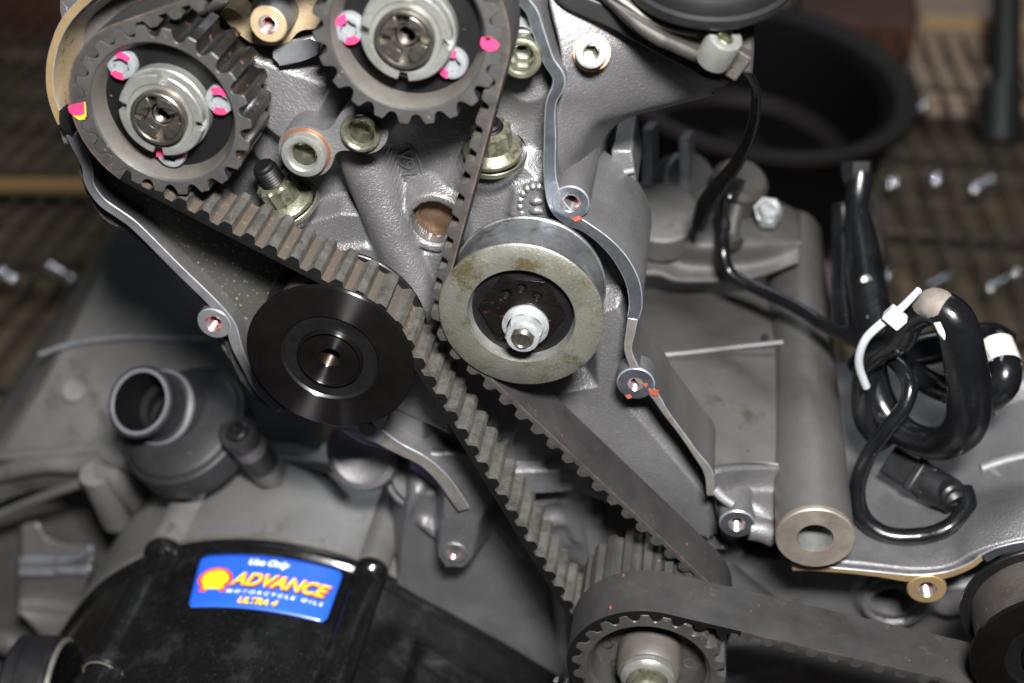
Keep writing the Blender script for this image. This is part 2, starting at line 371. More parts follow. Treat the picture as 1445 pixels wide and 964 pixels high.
R_SIL = 22.6; R_BLK = 24.2; RB_C = 20.6
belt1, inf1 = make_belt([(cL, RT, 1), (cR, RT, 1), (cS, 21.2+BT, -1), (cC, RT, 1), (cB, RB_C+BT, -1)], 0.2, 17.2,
    'long worn toothed belt over both upper sprockets, inner teeth rust stained', group='toothed timing belts',
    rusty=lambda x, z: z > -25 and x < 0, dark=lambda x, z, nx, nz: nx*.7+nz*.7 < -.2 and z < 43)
cFar = xz(1900, 1010, -20)
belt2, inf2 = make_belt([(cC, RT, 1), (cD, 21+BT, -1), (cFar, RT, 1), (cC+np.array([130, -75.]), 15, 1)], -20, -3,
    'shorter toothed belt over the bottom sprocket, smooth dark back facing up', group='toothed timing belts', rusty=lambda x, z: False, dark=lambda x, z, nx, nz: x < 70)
def phase(info, i):
    s_c, a_c = info[i]; st = (math.ceil(s_c/PITCH-.5)+.5)*PITCH; return a_c-(st-s_c)/RT
# ------------------------------------------------------------------ fasteners
def star(t, k): return 1-.17*(.5+.5*cos(6*t))
def torx_bolt(parent, c, R=3.9, paint=(), tilt=0):
    """pan head bolt with star recess, face towards -Y at c"""
    m = M(); lathe(m, c, [(R, -2.6), (R, -.7), (R*.93, -.15), (R*.8, 0), (R*.62, 0)], NAX, 72)
    lathe(m, c, [(R*.62, 0), (R*.6, -.05), (R*.57, -1.7), (.01, -1.7)], NAX, 72, rmod=lambda t, k: 1 if k == 0 else star(t+tilt, k))
    b = m.obj('bolt', BOLTG, parent, ang=30)
    for a0, a1, r0, r1 in paint:
        m = M(); t = np.linspace(a0, a1, 9); o_ = [(c[0]+R*(r1+rng.uniform(-.05, .02))*cos(a), c[2]+R*(r1)*sin(a)) for a in t]
        i_ = [(c[0]+R*(r0+rng.uniform(-.03, .08))*cos(a), c[2]+R*r0*sin(a)) for a in t[::-1]]
        plate(m, [o_+i_], c[1]-.14, c[1]+.12); m.obj('paint_mark', PINK, b)
    return b
def threaded_hole(m, c, Ro, Ri, depth, mi_body=0, mi_thr=1, axis=NAX, n=40, chamf=.5, body=True, wall=None):
    if body: lathe(m, c, [(Ro, -depth), (Ro, -.4), (Ro-.35, 0), (Ri+chamf, 0)], axis, n, mis=[3, 2, mi_body] if wall else [mi_body]*3)
    lathe(m, c, [(Ri+chamf, 0), (Ri, -chamf)], axis, n, mi_thr)
    pr = []
    for k in range(12): pr += [(Ri, -chamf-k*.8), (Ri-.35, -chamf-k*.8-.4)]
    pr += [(.01, -chamf-9.6)]; lathe(m, c, pr, axis, n, mi_thr)
def socket_cap(name, c, axis, R, h, ri, mt, mtw=None, parent=None, label=None, cat='bolt', group=None, hexd=3.5, wr=None, conical=True, shank=0):
    """socket head cap screw: c = centre of its bearing face, axis points out of the head"""
    c = np.array(c, float); root = thing(name, label, cat, c*1.0, group) if parent is None else parent
    m = M(); lathe(m, c, [(R*.96, 0), (R, .3), (R, h-.7), (R-.25, h-.2), (R-.8, h), (ri+.5, h), (ri, h-.4)], axis, 56)
    if conical: lathe(m, c, [(ri, h-.4), (ri*.86, h-1.8)], axis, 56); lathe(m, c, [(ri*.93, h-1.7), (ri*.8, h-2.1-hexd), (ri*.3, h-3.6-hexd), (.01, h-3.8-hexd)], axis, 6, mi=1, flat=True)
    else: lathe(m, c, [(ri, h-.4), (ri*1.08, h-.45), (ri*1.08, h-hexd), (.01, h-hexd-.5)], axis, 6, mi=1, flat=True)
    hd = m.obj('bolt_head', [mt, SOCKET], root, ang=30)
    if mtw:
        m = M(); w = wr or R+1.2; lathe(m, c, [(R*.7, 0), (w-.15, 0), (w, -.25), (w, -1.1), (R*.7, -1.1)], axis, 56); m.obj('washer', mtw, root, ang=30)
    if shank: m = M(); lathe(m, c, [(R*.55, 0), (R*.55, -shank)], axis, 24); m.obj('shank', mt, root)
    return root
# ------------------------------------------------------------------ camshaft sprockets
def camshaft_sprocket(c, ph, label, bolts, slot, petals, paint_at, dot):
    o0 = np.array([c[0], 0, c[1]]); root = thing('camshaft_sprocket', label, 'sprocket', (c[0], 18, c[1]), 'camshaft sprockets')
    m = M(); g = lambda t, k: groove(t, ph) if k in (2, 3, 4, 5) else 1
    lathe(m, o0, [(18.9, -.5), (19.3, 0), (RT-.35, 0), (RT, -.35), (RT, -17.6), (RT-.3, -18), (15, -18)], NAX, NT*16, rmod=g, mis=[0, 0, 0, 1, 1, 0])
    m.obj('toothed_ring', [SPROCK, TOOTHWALL], root, ang=35)
    m = M(); lathe(m, o0, [(18.9, -.5), (18.4, -1.3), (17.0, -5.0), (16.9, -6)], NAX, 96); m.obj('inner_cone', CONE, root)
    m = M(); lathe(m, o0, [(17.0, -5.2), (12, -5.2), (.01, -5.2)], NAX, 96); dk = m.obj('hub_disc', BLACKDISC, root)
    for px, py in dot:
        q = at(px, py, 5.1); m = M(); lathe(m, q, [(1.15, .1), (.9, .12), (.75, -.02), (.01, -1.2)], NAX, 20); m.obj('locating_hole', BLACKDISC, dk)
    for k, (px, py, pa) in enumerate(bolts): torx_bolt(root, at(px, py, 2.6), 3.85, pa, tilt=k*.4)
    m = M(); lathe(m, o0, [(11.6, -5.5), (11.6, -2.2), (11.2, -1.8), (8.9, -1.7), (8.9, 0)], NAX, 96); m.obj('collar', ZINC, root, ang=30)
    def sl(t, k):
        d = min(abs(((t-slot+pi/4) % (pi/2))-pi/4), 9); return .815 if d < .125 else 1
    m = M(); lathe(m, o0, [(10.9, -1.5), (11.1, -1.3), (11.1, 1.1), (10.8, 1.4), (8.8, 1.4), (8.4, 1.0), (7.2, .9)], NAX, 240, rmod=lambda t, k: sl(t, k) if k < 4 else 1)
    m.obj('slotted_nut', ZINC, root, ang=30)
    m = M(); lathe(m, o0, [(7.2, 0), (7.2, 3.1), (6.9, 3.4), (6.35, 3.4), (6.1, 3.1), (6.1, .4), (3.2, .2), (2.9, -.3)], NAX, 80)
    pr = []
    for k in range(9): pr += [(2.5, -.3-k*.7), (2.15, -.65-k*.7)]
    lathe(m, o0, pr+[(.01, -7)], NAX, 40); tb = m.obj('camshaft_end', STEEL_DK, root, ang=35)
    for a0, a1 in petals:
        t = np.linspace(a0, a1, 12); m = M()
        plate(m, [np.r_[np.c_[c[0]+5.95*np.cos(t), c[1]+5.95*np.sin(t)], np.c_[c[0]+3.1*np.cos(t[::-1]), c[1]+3.1*np.sin(t[::-1])]]], -2.9, 0)
        m.obj('drive_dog', STEEL_DK, tb, bevel=.25)
    for pts, mt_ in paint_at:
        m = M(); plate(m, [A2(pts, 0)], -.14, .05); m.obj('paint_mark', mt_, root)
    return root
d2 = radians
pL = phase(inf1, 0); pR = phase(inf1, 1)
camshaft_sprocket(cL, pL, 'left camshaft sprocket, belt wrapped round its left side, three grey bolts dabbed pink', 
    [(170, 93, ((d2(35), d2(105), .55, .97), (d2(215), d2(275), .5, .97))), (309, 143, ((d2(40), d2(120), .5, .98), (d2(235), d2(300), .5, .95))), (240, 219, ((d2(-8), d2(38), .5, 1.0), (d2(142), d2(190), .5, 1)))],
    radians(78), [(d2(20), d2(85)), (d2(110), d2(170)), (d2(195), d2(255)), (d2(285), d2(350))],
    [([(96, 150), (104, 147), (119, 144), (120, 160), (114, 163), (104, 163), (98, 158)], PINK), ([(103, 163), (119, 161), (120, 168), (112, 169)], YELLOW), ([(118.5, 144), (120.5, 144), (122, 164), (120, 165)], YELLOW)],
    [(159, 132)])
camshaft_sprocket(cR, pR, 'upper middle camshaft sprocket cut by the top of the frame, two grey bolts dabbed pink',
    [(491, 42, ((d2(95), d2(160), .45, .97), (d2(255), d2(320), .5, .97))), (637, 92, ((d2(65), d2(135), .5, .98), (d2(195), d2(250), .5, .97)))],
    radians(84), [(d2(15), d2(75)), (d2(110), d2(170)), (d2(200), d2(255)), (d2(285), d2(345))],
    [([(680, 53), (692, 52), (699, 57), (705, 63), (700, 71), (690, 72), (681, 68), (678, 61)], PINK), ([(684, 53), (694, 53), (692, 57), (686, 57)], YELLOW)],
    [(657, 38), (643, 41)])
# ------------------------------------------------------------------ crank sprocket (two rows)
root = thing('crankshaft_sprocket', 'double crankshaft sprocket at the bottom edge with greenish centre nut', 'sprocket', (cC[0], 18, cC[1]))
oC = np.array([cC[0], -20, cC[1]]); pf = phase(inf2, 0); pb = phase(inf1, 3)
m = M(); lathe(m, oC, [(18.2, -.6), (18.6, 0), (RT-.3, 0), (RT, -.3), (RT, -18.4), (20, -18.4)], NAX, NT*16, rmod=lambda t, k: groove(t, pf) if k in (2, 3, 4, 5) else 1)
m.obj('front_toothed_ring', SPROCK, root, ang=35)
m = M(); lathe(m, oC, [(20, -18.6), (RT, -18.6), (RT, -38), (15, -38)], NAX, NT*16, rmod=lambda t, k: groove(t, pb) if k in (1, 2) else 1)
m.obj('rear_toothed_ring', SPROCK, root, ang=35)
m = M(); lathe(m, oC, [(18.3, -.6), (17.6, -1.2), (16.6, -8), (8.5, -9)], NAX, 96); wb = m.obj('web', SPROCK, root)
for k in range(9):
    a = radians(20+40*k); q = oC+np.array([13.2*cos(a), 8.55, 13.2*sin(a)]); m = M(); lathe(m, q, [(1.9, .35), (1.7, .4), (1.6, -.1), (.01, -.3)], NAX, 20); m.obj('web_hole', CONE if k in (0, 8, 7) else BLACKDISC, wb)
m = M(); lathe(m, oC, [(9.7, -9), (9.7, .6), (9.0, 1.9), (6.4, 2.2)], NAX, 72); m.obj('collar', CONE, root)
m = M(); lathe(m, oC, [(8.3, 1.8), (8.3, 3.6), (7.6, 4.4), (6.6, 4.9), (6.2, 5)], NAX, 56); m.obj('washer', ZINC, root)
m = M(); lathe(m, oC, [(6.4, 4.9), (6.4, 9.6), (5.4, 10.4), (4.2, 10.4), (4, 8)], NAX, 12, flat=True); m.obj('centre_nut', ZINC_G, root)
m = M(); lathe(m, oC, [(4, 2), (4, 12), (3.2, 12.6), (.01, 12.6)], NAX, 32); m.obj('stud', BRONZE, root)
# ------------------------------------------------------------------ idler pulleys
root = thing('idler_pulley', 'silver worn idler pulley with black hexagon centre, belt on its left', 'idler pulley', (cS[0], 18, cS[1]), 'idler pulleys')
oS = np.array([cS[0], -1, cS[1]])
m = M(); lathe(m, oS, [(14.4, -.9), (14.8, -.1), (22.1, 0), (22.6, -.45)], NAX, 160); m.obj('face_ring', IDLER, root, ang=50)
m = M(); lathe(m, oS, [(22.6, -.45), (22.55, -1.5), (21.4, -1.9), (21.2, -2.4), (21.2, -16.6), (21.6, -16.9), (21.4, -18.2), (12, -18.2)], NAX, 160); m.obj('running_face', IDLER_SIDE, root)
m = M(); lathe(m, oS, [(14.4, -.9), (13.9, -3.4), (12.5, -4)], NAX, 120); m.obj('bore_step', ZINC, root)
m = M(); lathe(m, oS, [(13.9, -3.2), (12.6, -2.9), (6, -3)], NAX, 96); m.obj('bearing_cap', HUBBLK, root)
m = M(); hx = np.array([[cS[0]+11.9*cos(radians(58+60*k)), cS[1]+.6+11.9*sin(radians(58+60*k))] for k in range(6)])
holes = [circ((cS[0]+8.0*cos(a)*.7, cS[1]+1.2+7.2*sin(a)), 1.45, 20) for a in (radians(42), radians(90), radians(138))]
plate(m, [hx]+holes, .6, 4); m.obj('hexagon_hub', HEXBLK, root, bevel=.3)
for h_ in holes:
    m = M(); q = h_.mean(0); lathe(m, (q[0], .7, q[1]), [(1.5, 0), (1.4, -2.6), (.01, -2.6)], NAX, 20); m.obj('pin_hole', BLACKDISC, root)
qn = at(739, 470, -3.5); oN = np.array([qn[0], .6, qn[2]])
m = M(); lathe(m, oN, [(6.4, 0), (6.4, .9), (6.0, 1.3), (4.9, 2.2)], NAX, 56); nt = m.obj('flange_nut', ZINC_W, root, ang=25)
m = M(); lathe(m, oN, [(5.2, 1.6), (5.05, 5.6), (4.4, 6.6), (3.5, 6.7), (3.2, 6)], NAX, 6, flat=False, ph=.2); lathe(m, oN, [(4.75, 5.4), (4.35, 6.75), (3.5, 6.85), (3.1, 6)], NAX, 48); m.obj('nut_body', ZINC_W, nt, ang=40)
m = M(); pr = []
for k in range(5): pr += [(3.05, 4+k*.75), (2.75, 4.4+k*.75)]
lathe(m, oN, pr+[(2.3, 7.9), (1.9, 7.4), (.01, 7.2)], NAX, 40); m.obj('stud', STEEL_DK, nt, ang=30)
def black_idler(c, Yf, R, label, grp='idler pulleys', hole=True):
    root = thing('idler_pulley', label, 'idler pulley', (c[0], Yf+18, c[1]), grp); o = np.array([c[0], Yf, c[1]])
    m = M(); lathe(m, o, [(14.2, -.25), (14.4, -.05), (R-.5, 0), (R, -.35), (R-.1, -1.3), (RB_C, -1.7)], NAX, 160); m.obj('front_flange', PULLEYBLK, root, ang=30)
    m = M(); lathe(m, o, [(14.2, -.25), (13.6, -.9), (9.6, -1.1), (9.4, -.4), (9.1, -.3)], NAX, 120); m.obj('groove_ring', HUBBLK, root, ang=30)
    m = M(); lathe(m, o, [(9.6, -1), (9.4, .25), (9.0, .5), (8.7, .3), (8.6, -.6), (3.4, -.6), (3, -1)], NAX, 96); m.obj('raised_lip', PULLEYBLK, root, ang=30)
    if hole: m = M(); threaded_hole(m, o+np.array([0, .7, 0]), 4, 2.9, 8, 0, 0, body=False); m.obj('bore', BORE, root)
    m = M(); lathe(m, o, [(RB_C, -1.5), (RB_C, -18.6)], NAX, 120); m.obj('running_face', BRACKET, root)
    m = M(); lathe(m, o, [(RB_C, -18.4), (R-.3, -18.7), (R, -19), (R, -19.8), (15, -20.2), (12, -30)], NAX, 140); m.obj('rear_flange', HUBBLK, root, ang=30)
    return root
black_idler(cB, -1.5, R_BLK, 'glossy black flanged idler pulley at centre left, tooth belt crossing its upper right')
black_idler(cD, -23, 23.5, 'dark flanged idler pulley cut by the lower right corner')
# ------------------------------------------------------------------ cylinder head
head = thing('cylinder_head', 'grey cast cylinder head behind the two camshaft sprockets, with raised foundry marks', 'cylinder head', at(640, 330, 34))
P = lambda x, y, Y=32: xz(x, y, Y)
def head_fn(X, Z):
    h = np.full(X.shape, -36.0)
    # stepped plateaus
    h = smax(h, np.minimum(-29, -29-2.2*np.maximum(poly_sd(X, Z, [P(300, 372), P(409, 316), P(485, 294), P(540, 300), P(600, 460), P(600, 640), P(300, 560)]), 0)), 1.2)
    h = smax(h, np.minimum(-27.5, -27.5-1.4*np.maximum(poly_sd(X, Z, [P(455, 345), P(520, 338), P(580, 352), P(620, 470), P(640, 600), P(430, 500)]), 0)), 1.0)
    # long tube running down between the bolts and the core plug
    d = dseg(X, Z, P(500, 205, 28), P(592, 432, 28)); h = smax(h, np.where(d < 7, -30+sqrt(49)*0+np.sqrt(np.maximum(49-d*d, 0))-1.0, -40), 1.0)
    # oval with mark
    # core plug boss
    c = P(613, 316, 28); d = np.hypot(X-c[0], Z-c[1]); h = smax(h, rise(d, 9.3, -28.5, 2.2), 1.2)
    # pimples
    for q in ((563, 291), (562, 307)):
        c2 = P(*q, 33); d2_ = np.hypot(X-c2[0], Z-c2[1]); h = smax(h, rise(d2_, .5, -31.8, 1.6), 1.2)
    # bright flat web under the plug
    h = smax(h, np.minimum(-29.5, -29.5-1.5*np.maximum(poly_sd(X, Z, [P(585, 352), P(640, 352), P(668, 420), P(640, 520), P(598, 560), P(590, 420)]), 0)), 1.2)
    # ridge from plug to upper nut, boss of the upper nut
    d = dseg(X, Z, P(640, 262, 31), P(700, 205, 31)); h = smax(h, rise(d, 1.2, -31.5, .9), 2.2)
    h = smax(h, np.minimum(-30.5, -30.5-1.2*np.maximum(poly_sd(X, Z, [P(655, 262), P(700, 250), P(742, 232), P(775, 262), P(775, 330), P(660, 340)]), 0)), 1.5)
    h = smax(h, np.minimum(-27.8, -27.8-1.6*np.maximum(poly_sd(X, Z, [P(728, 268, 29), P(790, 256, 29), P(795, 330, 29), P(740, 332, 29), P(722, 300, 29)]), 0)), 1.2)
    # upper wall behind the bolts flange
    d = dseg(X, Z, P(395, 200, 30), P(520, 150, 30)); h = smax(h, rise(d, 9, -31, 1.0), 3)
    h = smax(h, np.minimum(-24, -24-1.3*np.maximum(poly_sd(X, Z, [P(360, 80, 26), P(470, 120, 26), P(440, 175, 26), P(400, 190, 26), P(350, 150, 26)]), 0)), 3)
    # right: sloping inner wall up towards the rim
    e = dseg(X, Z, P(720, -40, 30), P(745, 120, 30)); h = smax(h, rise(e, 5, -31, .8), 4)
    # block face right of the idler, lower down
    h = smax(h, np.minimum(-30, -30-1.4*np.maximum(poly_sd(X, Z, [P(840, 440), P(872, 428), P(890, 470), P(880, 560), P(1000, 700), P(1000, 780), P(700, 700), P(740, 560), P(845, 540)]), 0)), 1.0)
    c = P(613, 316, 28); d = np.hypot(X-c[0], Z-c[1]); h = np.where(d < 6.9, -37.5, h)
    h += .12*np.sin(X*.21+.8*np.sin(Z*.13))*np.cos(Z*.17)
    return h
a0, b0 = P(330, 60), P(1010, 700)
rim_poly = np.array([P(*q, 34) for q in [(320, 60), (790, -60), (800, 120), (790, 240), (850, 330), (900, 400), (893, 520), (1004, 680), (1030, 760), (860, 700), (700, 640), (560, 640), (430, 560), (345, 520), (290, 430), (200, 330), (140, 290), (120, 200), (200, 80)]])
hfield('head_face', (-125, 72), (-125, 110), .55, head_fn, CAST, head, mask=lambda X, Z: poly_sd(X, Z, rim_poly) < 0)
# core plug
c = P(613, 316, 28); m = M(); lathe(m, (c[0], 28.6, c[1]), [(10, -3), (9.6, -.2), (9.2, .1), (7.3, .1), (6.9, -.2), (6.9, -9)], NAX, 72); m.obj('plug_seat', CAST, head, ang=40)
m = M(); lathe(m, (c[0], 33.3, c[1]), [(6.95, -3), (6.9, -.2), (6.5, .1), (5.6, 0), (5.1, -.9), (3.5, -1.1), (.01, -1.1)], NAX, 64); m.obj('core_plug', BRONZE, head, ang=30)
c = P(692, 275, 31); m = M(); lathe(m, (c[0], 31.3, c[1]), [(2.6, -1.5), (2.5, 0), (2.2, .2), (1.7, -.35), (1.2, .1), (.01, .35)], NAX, 36); m.obj('cast_dimple', CAST, head, ang=60)
# foundry rosette
c = P(757, 290, 28)
for k in range(13):
    a = radians(40+21*k); m = M(); q = c+np.array([4.6*cos(a), 5.9*sin(a)]); lathe(m, (q[0], 28.2, q[1]), [(1.5, -.8), (1.4, .3), (.9, .95), (.01, 1.15)], NAX, 14); m.obj('rosette_petal', CAST, head, ang=80)
for k in range(2):
    m = M(); tube(m, [(c[0]-1.8, 28+.2, c[1]-2+3*k), (c[0]-.2, 27.4, c[1]-1.2+3*k), (c[0]+1.8, 27.6, c[1]-1.4+3.2*k)], [.8, 1.3, .9], 10); m.obj('rosette_petal', CAST, head, ang=80)
# cast oval with characters
def text_mesh(txt, size, shear=0, bold=0, extrude=0, space=1, res=3):
    cu = bpy.data.curves.new('t', 'FONT'); cu.body = txt; cu.size = size; cu.shear = shear; cu.offset = bold; cu.extrude = extrude
    cu.align_x = 'CENTER'; cu.align_y = 'CENTER'; cu.space_character = space; cu.resolution_u = res
    o = bpy.data.objects.new('t', cu); scene.collection.objects.link(o); dg = bpy.context.evaluated_depsgraph_get(); dg.update()
    me = o.evaluated_get(dg).to_mesh(); v = np.array([q.co[:] for q in me.vertices]); f = [list(q.vertices) for q in me.polygons]
    o.evaluated_get(dg).to_mesh_clear(); bpy.data.objects.remove(o); return v, f
_h = lambda q: -float(head_fn(np.array([[q[0]]]), np.array([[q[1]]]))[0, 0]); co = P(577, 236, 36); YO = _h(co); ax = xz(593, 262, 36)-xz(561, 204, 36); ax /= np.linalg.norm(ax); ax = np.array([.16, -.987]); up = np.array([.987, .16])
t = np.linspace(0, 2*pi, 40, endpoint=False); ov = [co+up*3.8*cos(a)+ax*8.2*sin(a) for a in t]
m = M(); tube(m, [(q[0], YO, q[1]) for q in ov]+[(ov[0][0], YO, ov[0][1])], .6, 8, sub=2); m.obj('cast_oval', CAST, head, ang=80)
v, f = text_mesh('V91A', 5.2, 0, .1, .9, .92); v3 = [(co+ax*(q[0]*1.12)+up*q[1]*1.25) for q in v]
m = M(); m.add([(a[0], YO-.1-q[2], a[1]) for a, q in zip(v3, v)], f); m.obj('raised_characters', CAST, head, ang=50)
# timing-case rim (gasket face) and walls behind it
YR = 20
def rimpart(name, pts, w, m_face, m_wall, parent, Y0=YR, depth=16, wscale=1):
    pth = A2(pts, Y0); m = M(); ww = w if not np.isscalar(w) else [w]*len(pts); ww = [(1.14 if m_face in (RIM, RIM_L) else 1)*q*(np.linalg.norm(at(p_[0], p_[1], Y0)-C_POS)/FPX) for q, p_ in zip(ww, pts)]
    ribbon(m, pth, ww, Y0, Y0+depth, 0, step=1.2)
    for i, f_ in enumerate(m.f):
        if len(f_) == 4 and all(abs(m.v[k][1]-Y0) < .01 for k in f_): m.m[i] = 0
        else: m.m[i] = 1
    o = m.obj(name, [m_face, m_wall, EDGE], parent, ang=30, bevel=.28, seg=2); o.modifiers['bevel'].material = 2; return o  # bevels coloured paler than the face to paint a highlight along the rim
rimpart('left_rim', [(99, 190), (108, 208), (122, 234), (126, 260), (143, 285), (168, 303), (193, 322), (250, 379), (300, 428), (324, 458), (334, 490), (349, 522), (364, 550), (395, 580)], [13, 13, 14, 12, 13, 13, 13, 13, 14, 15, 14, 11, 11, 11], RIM_L, CAST_DK, head)
RP = [(722, -40), (738, 0), (751, 18), (762, 52), (774, 86), (788, 108), (787, 125), (777, 148), (776, 196), (776, 250), (786, 290), (805, 310), (826, 321), (853, 341), (877, 368), (893, 400), (897, 430), (893, 450)]
rimpart('right_rim', RP, [14, 15, 15, 15, 15, 16, 15, 13, 15, 16, 22, 20, 15, 16, 18, 18, 17, 15], RIM, CAST, head, depth=46)
rimpart('right_rim', [(893, 450), (889, 474), (886, 493), (892, 512), (903, 534), (925, 560), (940, 584), (960, 610), (981, 640), (1000, 668), (1002, 700)], [15, 13, 11, 12, 16, 12, 9, 8, 9, 13, 9], RIM_TAN, CAST_WARM, head, depth=24)
def boss(px, py, Y0, hw, hole, depth, mats, parent, label=None):
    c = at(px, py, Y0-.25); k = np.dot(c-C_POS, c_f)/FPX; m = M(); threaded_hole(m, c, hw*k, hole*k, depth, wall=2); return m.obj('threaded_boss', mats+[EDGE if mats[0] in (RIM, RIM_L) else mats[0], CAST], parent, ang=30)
boss(805, 287, YR, 27, 12, 40, [RIM, THREAD], head)
boss(302, 457, YR, 25, 11, 16, [RIM_L, THREAD], head)
boss(897, 542, YR, 27, 9, 7, [RIM, THREAD], head)
for pts in ([(806, 307), (818, 304), (822, 308), (812, 312)], [(882, 537+20), (890, 556), (892, 560), (886, 562)], [(915, 548), (930, 550), (928, 558), (918, 556)], [(905, 540), (914, 541), (912, 546)]):
    m = M(); plate(m, [A2(pts, YR)], YR-.45, YR-.2); m.obj('paint_speck', ORANGE, head)
# outside wall behind the right rim, with the rounded boss back
m = M(); plate(m, [smooth([xz(*q, 29) for q in [(118, 235), (150, 300), (200, 330), (300, 430), (345, 530), (400, 570), (470, 520), (440, 395), (330, 320), (240, 265), (150, 200)]], 4, True)], 26, 33); m.obj('inner_floor', FLOOR_PLATE, head)
# ------------------------------------------------------------------ big smooth flank of the head, right of the rim
patch('head_flank', PA([
    [(770, -60, 30), (830, -60, 32), (900, -60, 36), (980, -60, 42), (1070, -30, 50)],
    [(776, 0, 27), (830, 0, 30), (880, 20, 33), (950, 40, 38), (1050, 80, 50)],
    [(792, 70, 24), (835, 60, 27), (890, 70, 31), (950, 85, 38), (1030, 116, 48)],
    [(796, 125, 23), (835, 122, 27), (890, 112, 33), (955, 112, 40), (1012, 125, 48)],
    [(788, 160, 24), (830, 158, 29), (872, 160, 36), (940, 145, 43), (1004, 132, 50)],
    [(786, 210, 25), (822, 200, 31), (856, 172, 40), (930, 152, 50), (998, 137, 56)],
    [(786, 250, 27), (820, 235, 38), (846, 205, 52), (866, 176, 60), (880, 168, 62)],
    [(800, 300, 40), (832, 275, 55), (850, 235, 70), (860, 200, 75), (866, 180, 78)]]), CAST, head, sub=8, thick=2)
# black gasket strip and bracket above
seam = [(782, -12), (800, 8), (842, 26), (868, 38), (900, 56), (930, 72), (965, 90), (1000, 108), (1030, 112)]
cov = thing('black_top_cover', 'black round cap with fine ribs and grimy bracket at the top right of the head', 'engine cover', at(960, 10, 30))
def band(name, line, w, Y0, dY, mt, parent, rise_=0):
    m = M(); a = [xz(x, y, Y0) for x, y in line]; ribbon(m, a, w, Y0, Y0+dY); return m.obj(name, mt, parent, bevel=.6, seg=3)
band('gasket_strip', [(x+4, y-8) for x, y in seam], 5.2, 25, 22, GASKET, cov)
band('bracket_lip', [(830, -40), (868, -12), (900, 14), (940, 40), (975, 58), (1010, 76), (1050, 100)], 7.5, 22, 26, BRACKET, cov)
band('bracket_edge', [(845, -20), (880, 4), (915, 28), (945, 42), (985, 50)], 1.4, 19, 8, RIM_TAN, cov)
patch('bracket_plate', PA([
    [(800, -60, 24), (880, -60, 27), (960, -60, 31), (1066, -60, 37)],
    [(836, -20, 22), (900, -20, 24), (970, -20, 28), (1066, -20, 33)],
    [(862, 4, 20), (920, 14, 21), (985, 22, 25), (1064, 30, 29)],
    [(900, 30, 18), (945, 44, 20), (1005, 62, 23), (1064, 72, 27)],
    [(940, 52, 17), (980, 70, 18), (1020, 90, 20), (1062, 104, 25)]]), BRACKET, cov, sub=7)
c = at(1003, -74, 30)
ca = np.array([.05, -.30, .95]); ca /= np.linalg.norm(ca); m = M(); lathe(m, c, [(21, -5), (21, -2), (20.2, -.4), (18.4, 0), (17.6, -.6), (17.4, -1.6)], ca, 96); m.obj('cap_rim', GASKET, cov, ang=30)
m = M(); lathe(m, c, [(17.5, -1.5), (12, -1), (11, -1.8), (.01, -1.8)], ca, 96); cf = m.obj('cap_face', GASKET, cov)
e1, e2, e3 = frame(ca)
for k in range(56):
    a = 2*pi*k/56; p0 = c+e1*cos(a)*12.3+e2*sin(a)*12.3-e3*.9; p1 = c+e1*cos(a)*16.6+e2*sin(a)*16.6-e3*1.3; m = M(); tube(m, [p0, p1], .38, 6, sub=1); m.obj('cap_rib', BLACKPLAS, cf)
m = M(); lathe(m, c, [(21.6, -8), (22.2, -7), (22.2, -5), (21, -4.6)], ca, 96); m.obj('clamp_ring', GASKET, cov, ang=30)
socket_cap('clamp_bolt', at(1006, 84, 19), (.30, -.40, .86), 4.5, 8.5, 2.0, ZINC, None, None, 'silver socket bolt standing up at the top right beside the black cap', 'bolt', conical=False)
# ------------------------------------------------------------------ bolts on the head
fl = thing('bolt_flange', 'grey two-bolt flange plate below the sprockets, copper ring under its left bolt', 'flange', at(470, 200, 18))
a_, b_ = xz(432, 214, 14), xz(511, 183, 14); dd = (b_-a_)/np.linalg.norm(b_-a_); nn_ = np.array([-dd[1], dd[0]])
ta = atan2(dd[1], dd[0]); o_ = []
o_ += [a_+7.6*np.array([cos(t), sin(t)]) for t in np.linspace(ta+radians(48), ta+radians(312), 30)]
mid = (a_+b_)/2; o_ += [mid-nn_*3.6-dd*1.5, mid-nn_*3.5+dd*1.2]
o_ += [b_+7.0*np.array([cos(t), sin(t)]) for t in np.linspace(ta-radians(128), ta+radians(128), 30)]
o_ += [mid+nn_*3.7+dd*1.2, mid+nn_*3.8-dd*1.5]
m = M(); plate(m, [smooth(o_, 3, True), circ(a_, 4.6, 28), circ(b_, 4.6, 28)], 14, 34); m.obj('flange_plate', CAST, fl, ang=35, bevel=.5)
socket_cap('', at(432, 214, 13.9), (0, -1, 0), 6.2, 3.2, 3.9, ZINC, COPPER, fl, hexd=4.2, wr=6.9)
socket_cap('', at(511, 184, 14.5), (0, -1, 0), 5.4, 2.6, 3.9, ZINC_G, None, fl, hexd=4.2)
socket_cap('socket_bolt', at(835, 74, 24.5), (.05, -.93, .36), 4.1, 4.6, 2.0, ZINC_W, COPPER, None, 'small silver socket bolt with copper washer on the smooth grey flank', 'bolt', conical=False, wr=4.9)
socket_cap('socket_bolt', at(738, 74, 24), (0.05, -1, .1), 5.3, 6, 3.5, ZINC_G, ZINC_W, None, 'large socket bolt wedged between the upper belt and the blue-grey rim', 'bolt', wr=5.8, shank=14)
m = M(); lathe(m, at(737, 52, 26), [(5.6, -4), (5.6, 1), (5.2, 1.4), (3, 1.5)], (0, -1, .1), 40); tag(m.obj('sealing_washer', ZINC_W), 'bright copper-topped washer just above the bolt beside the upper belt', 'washer')
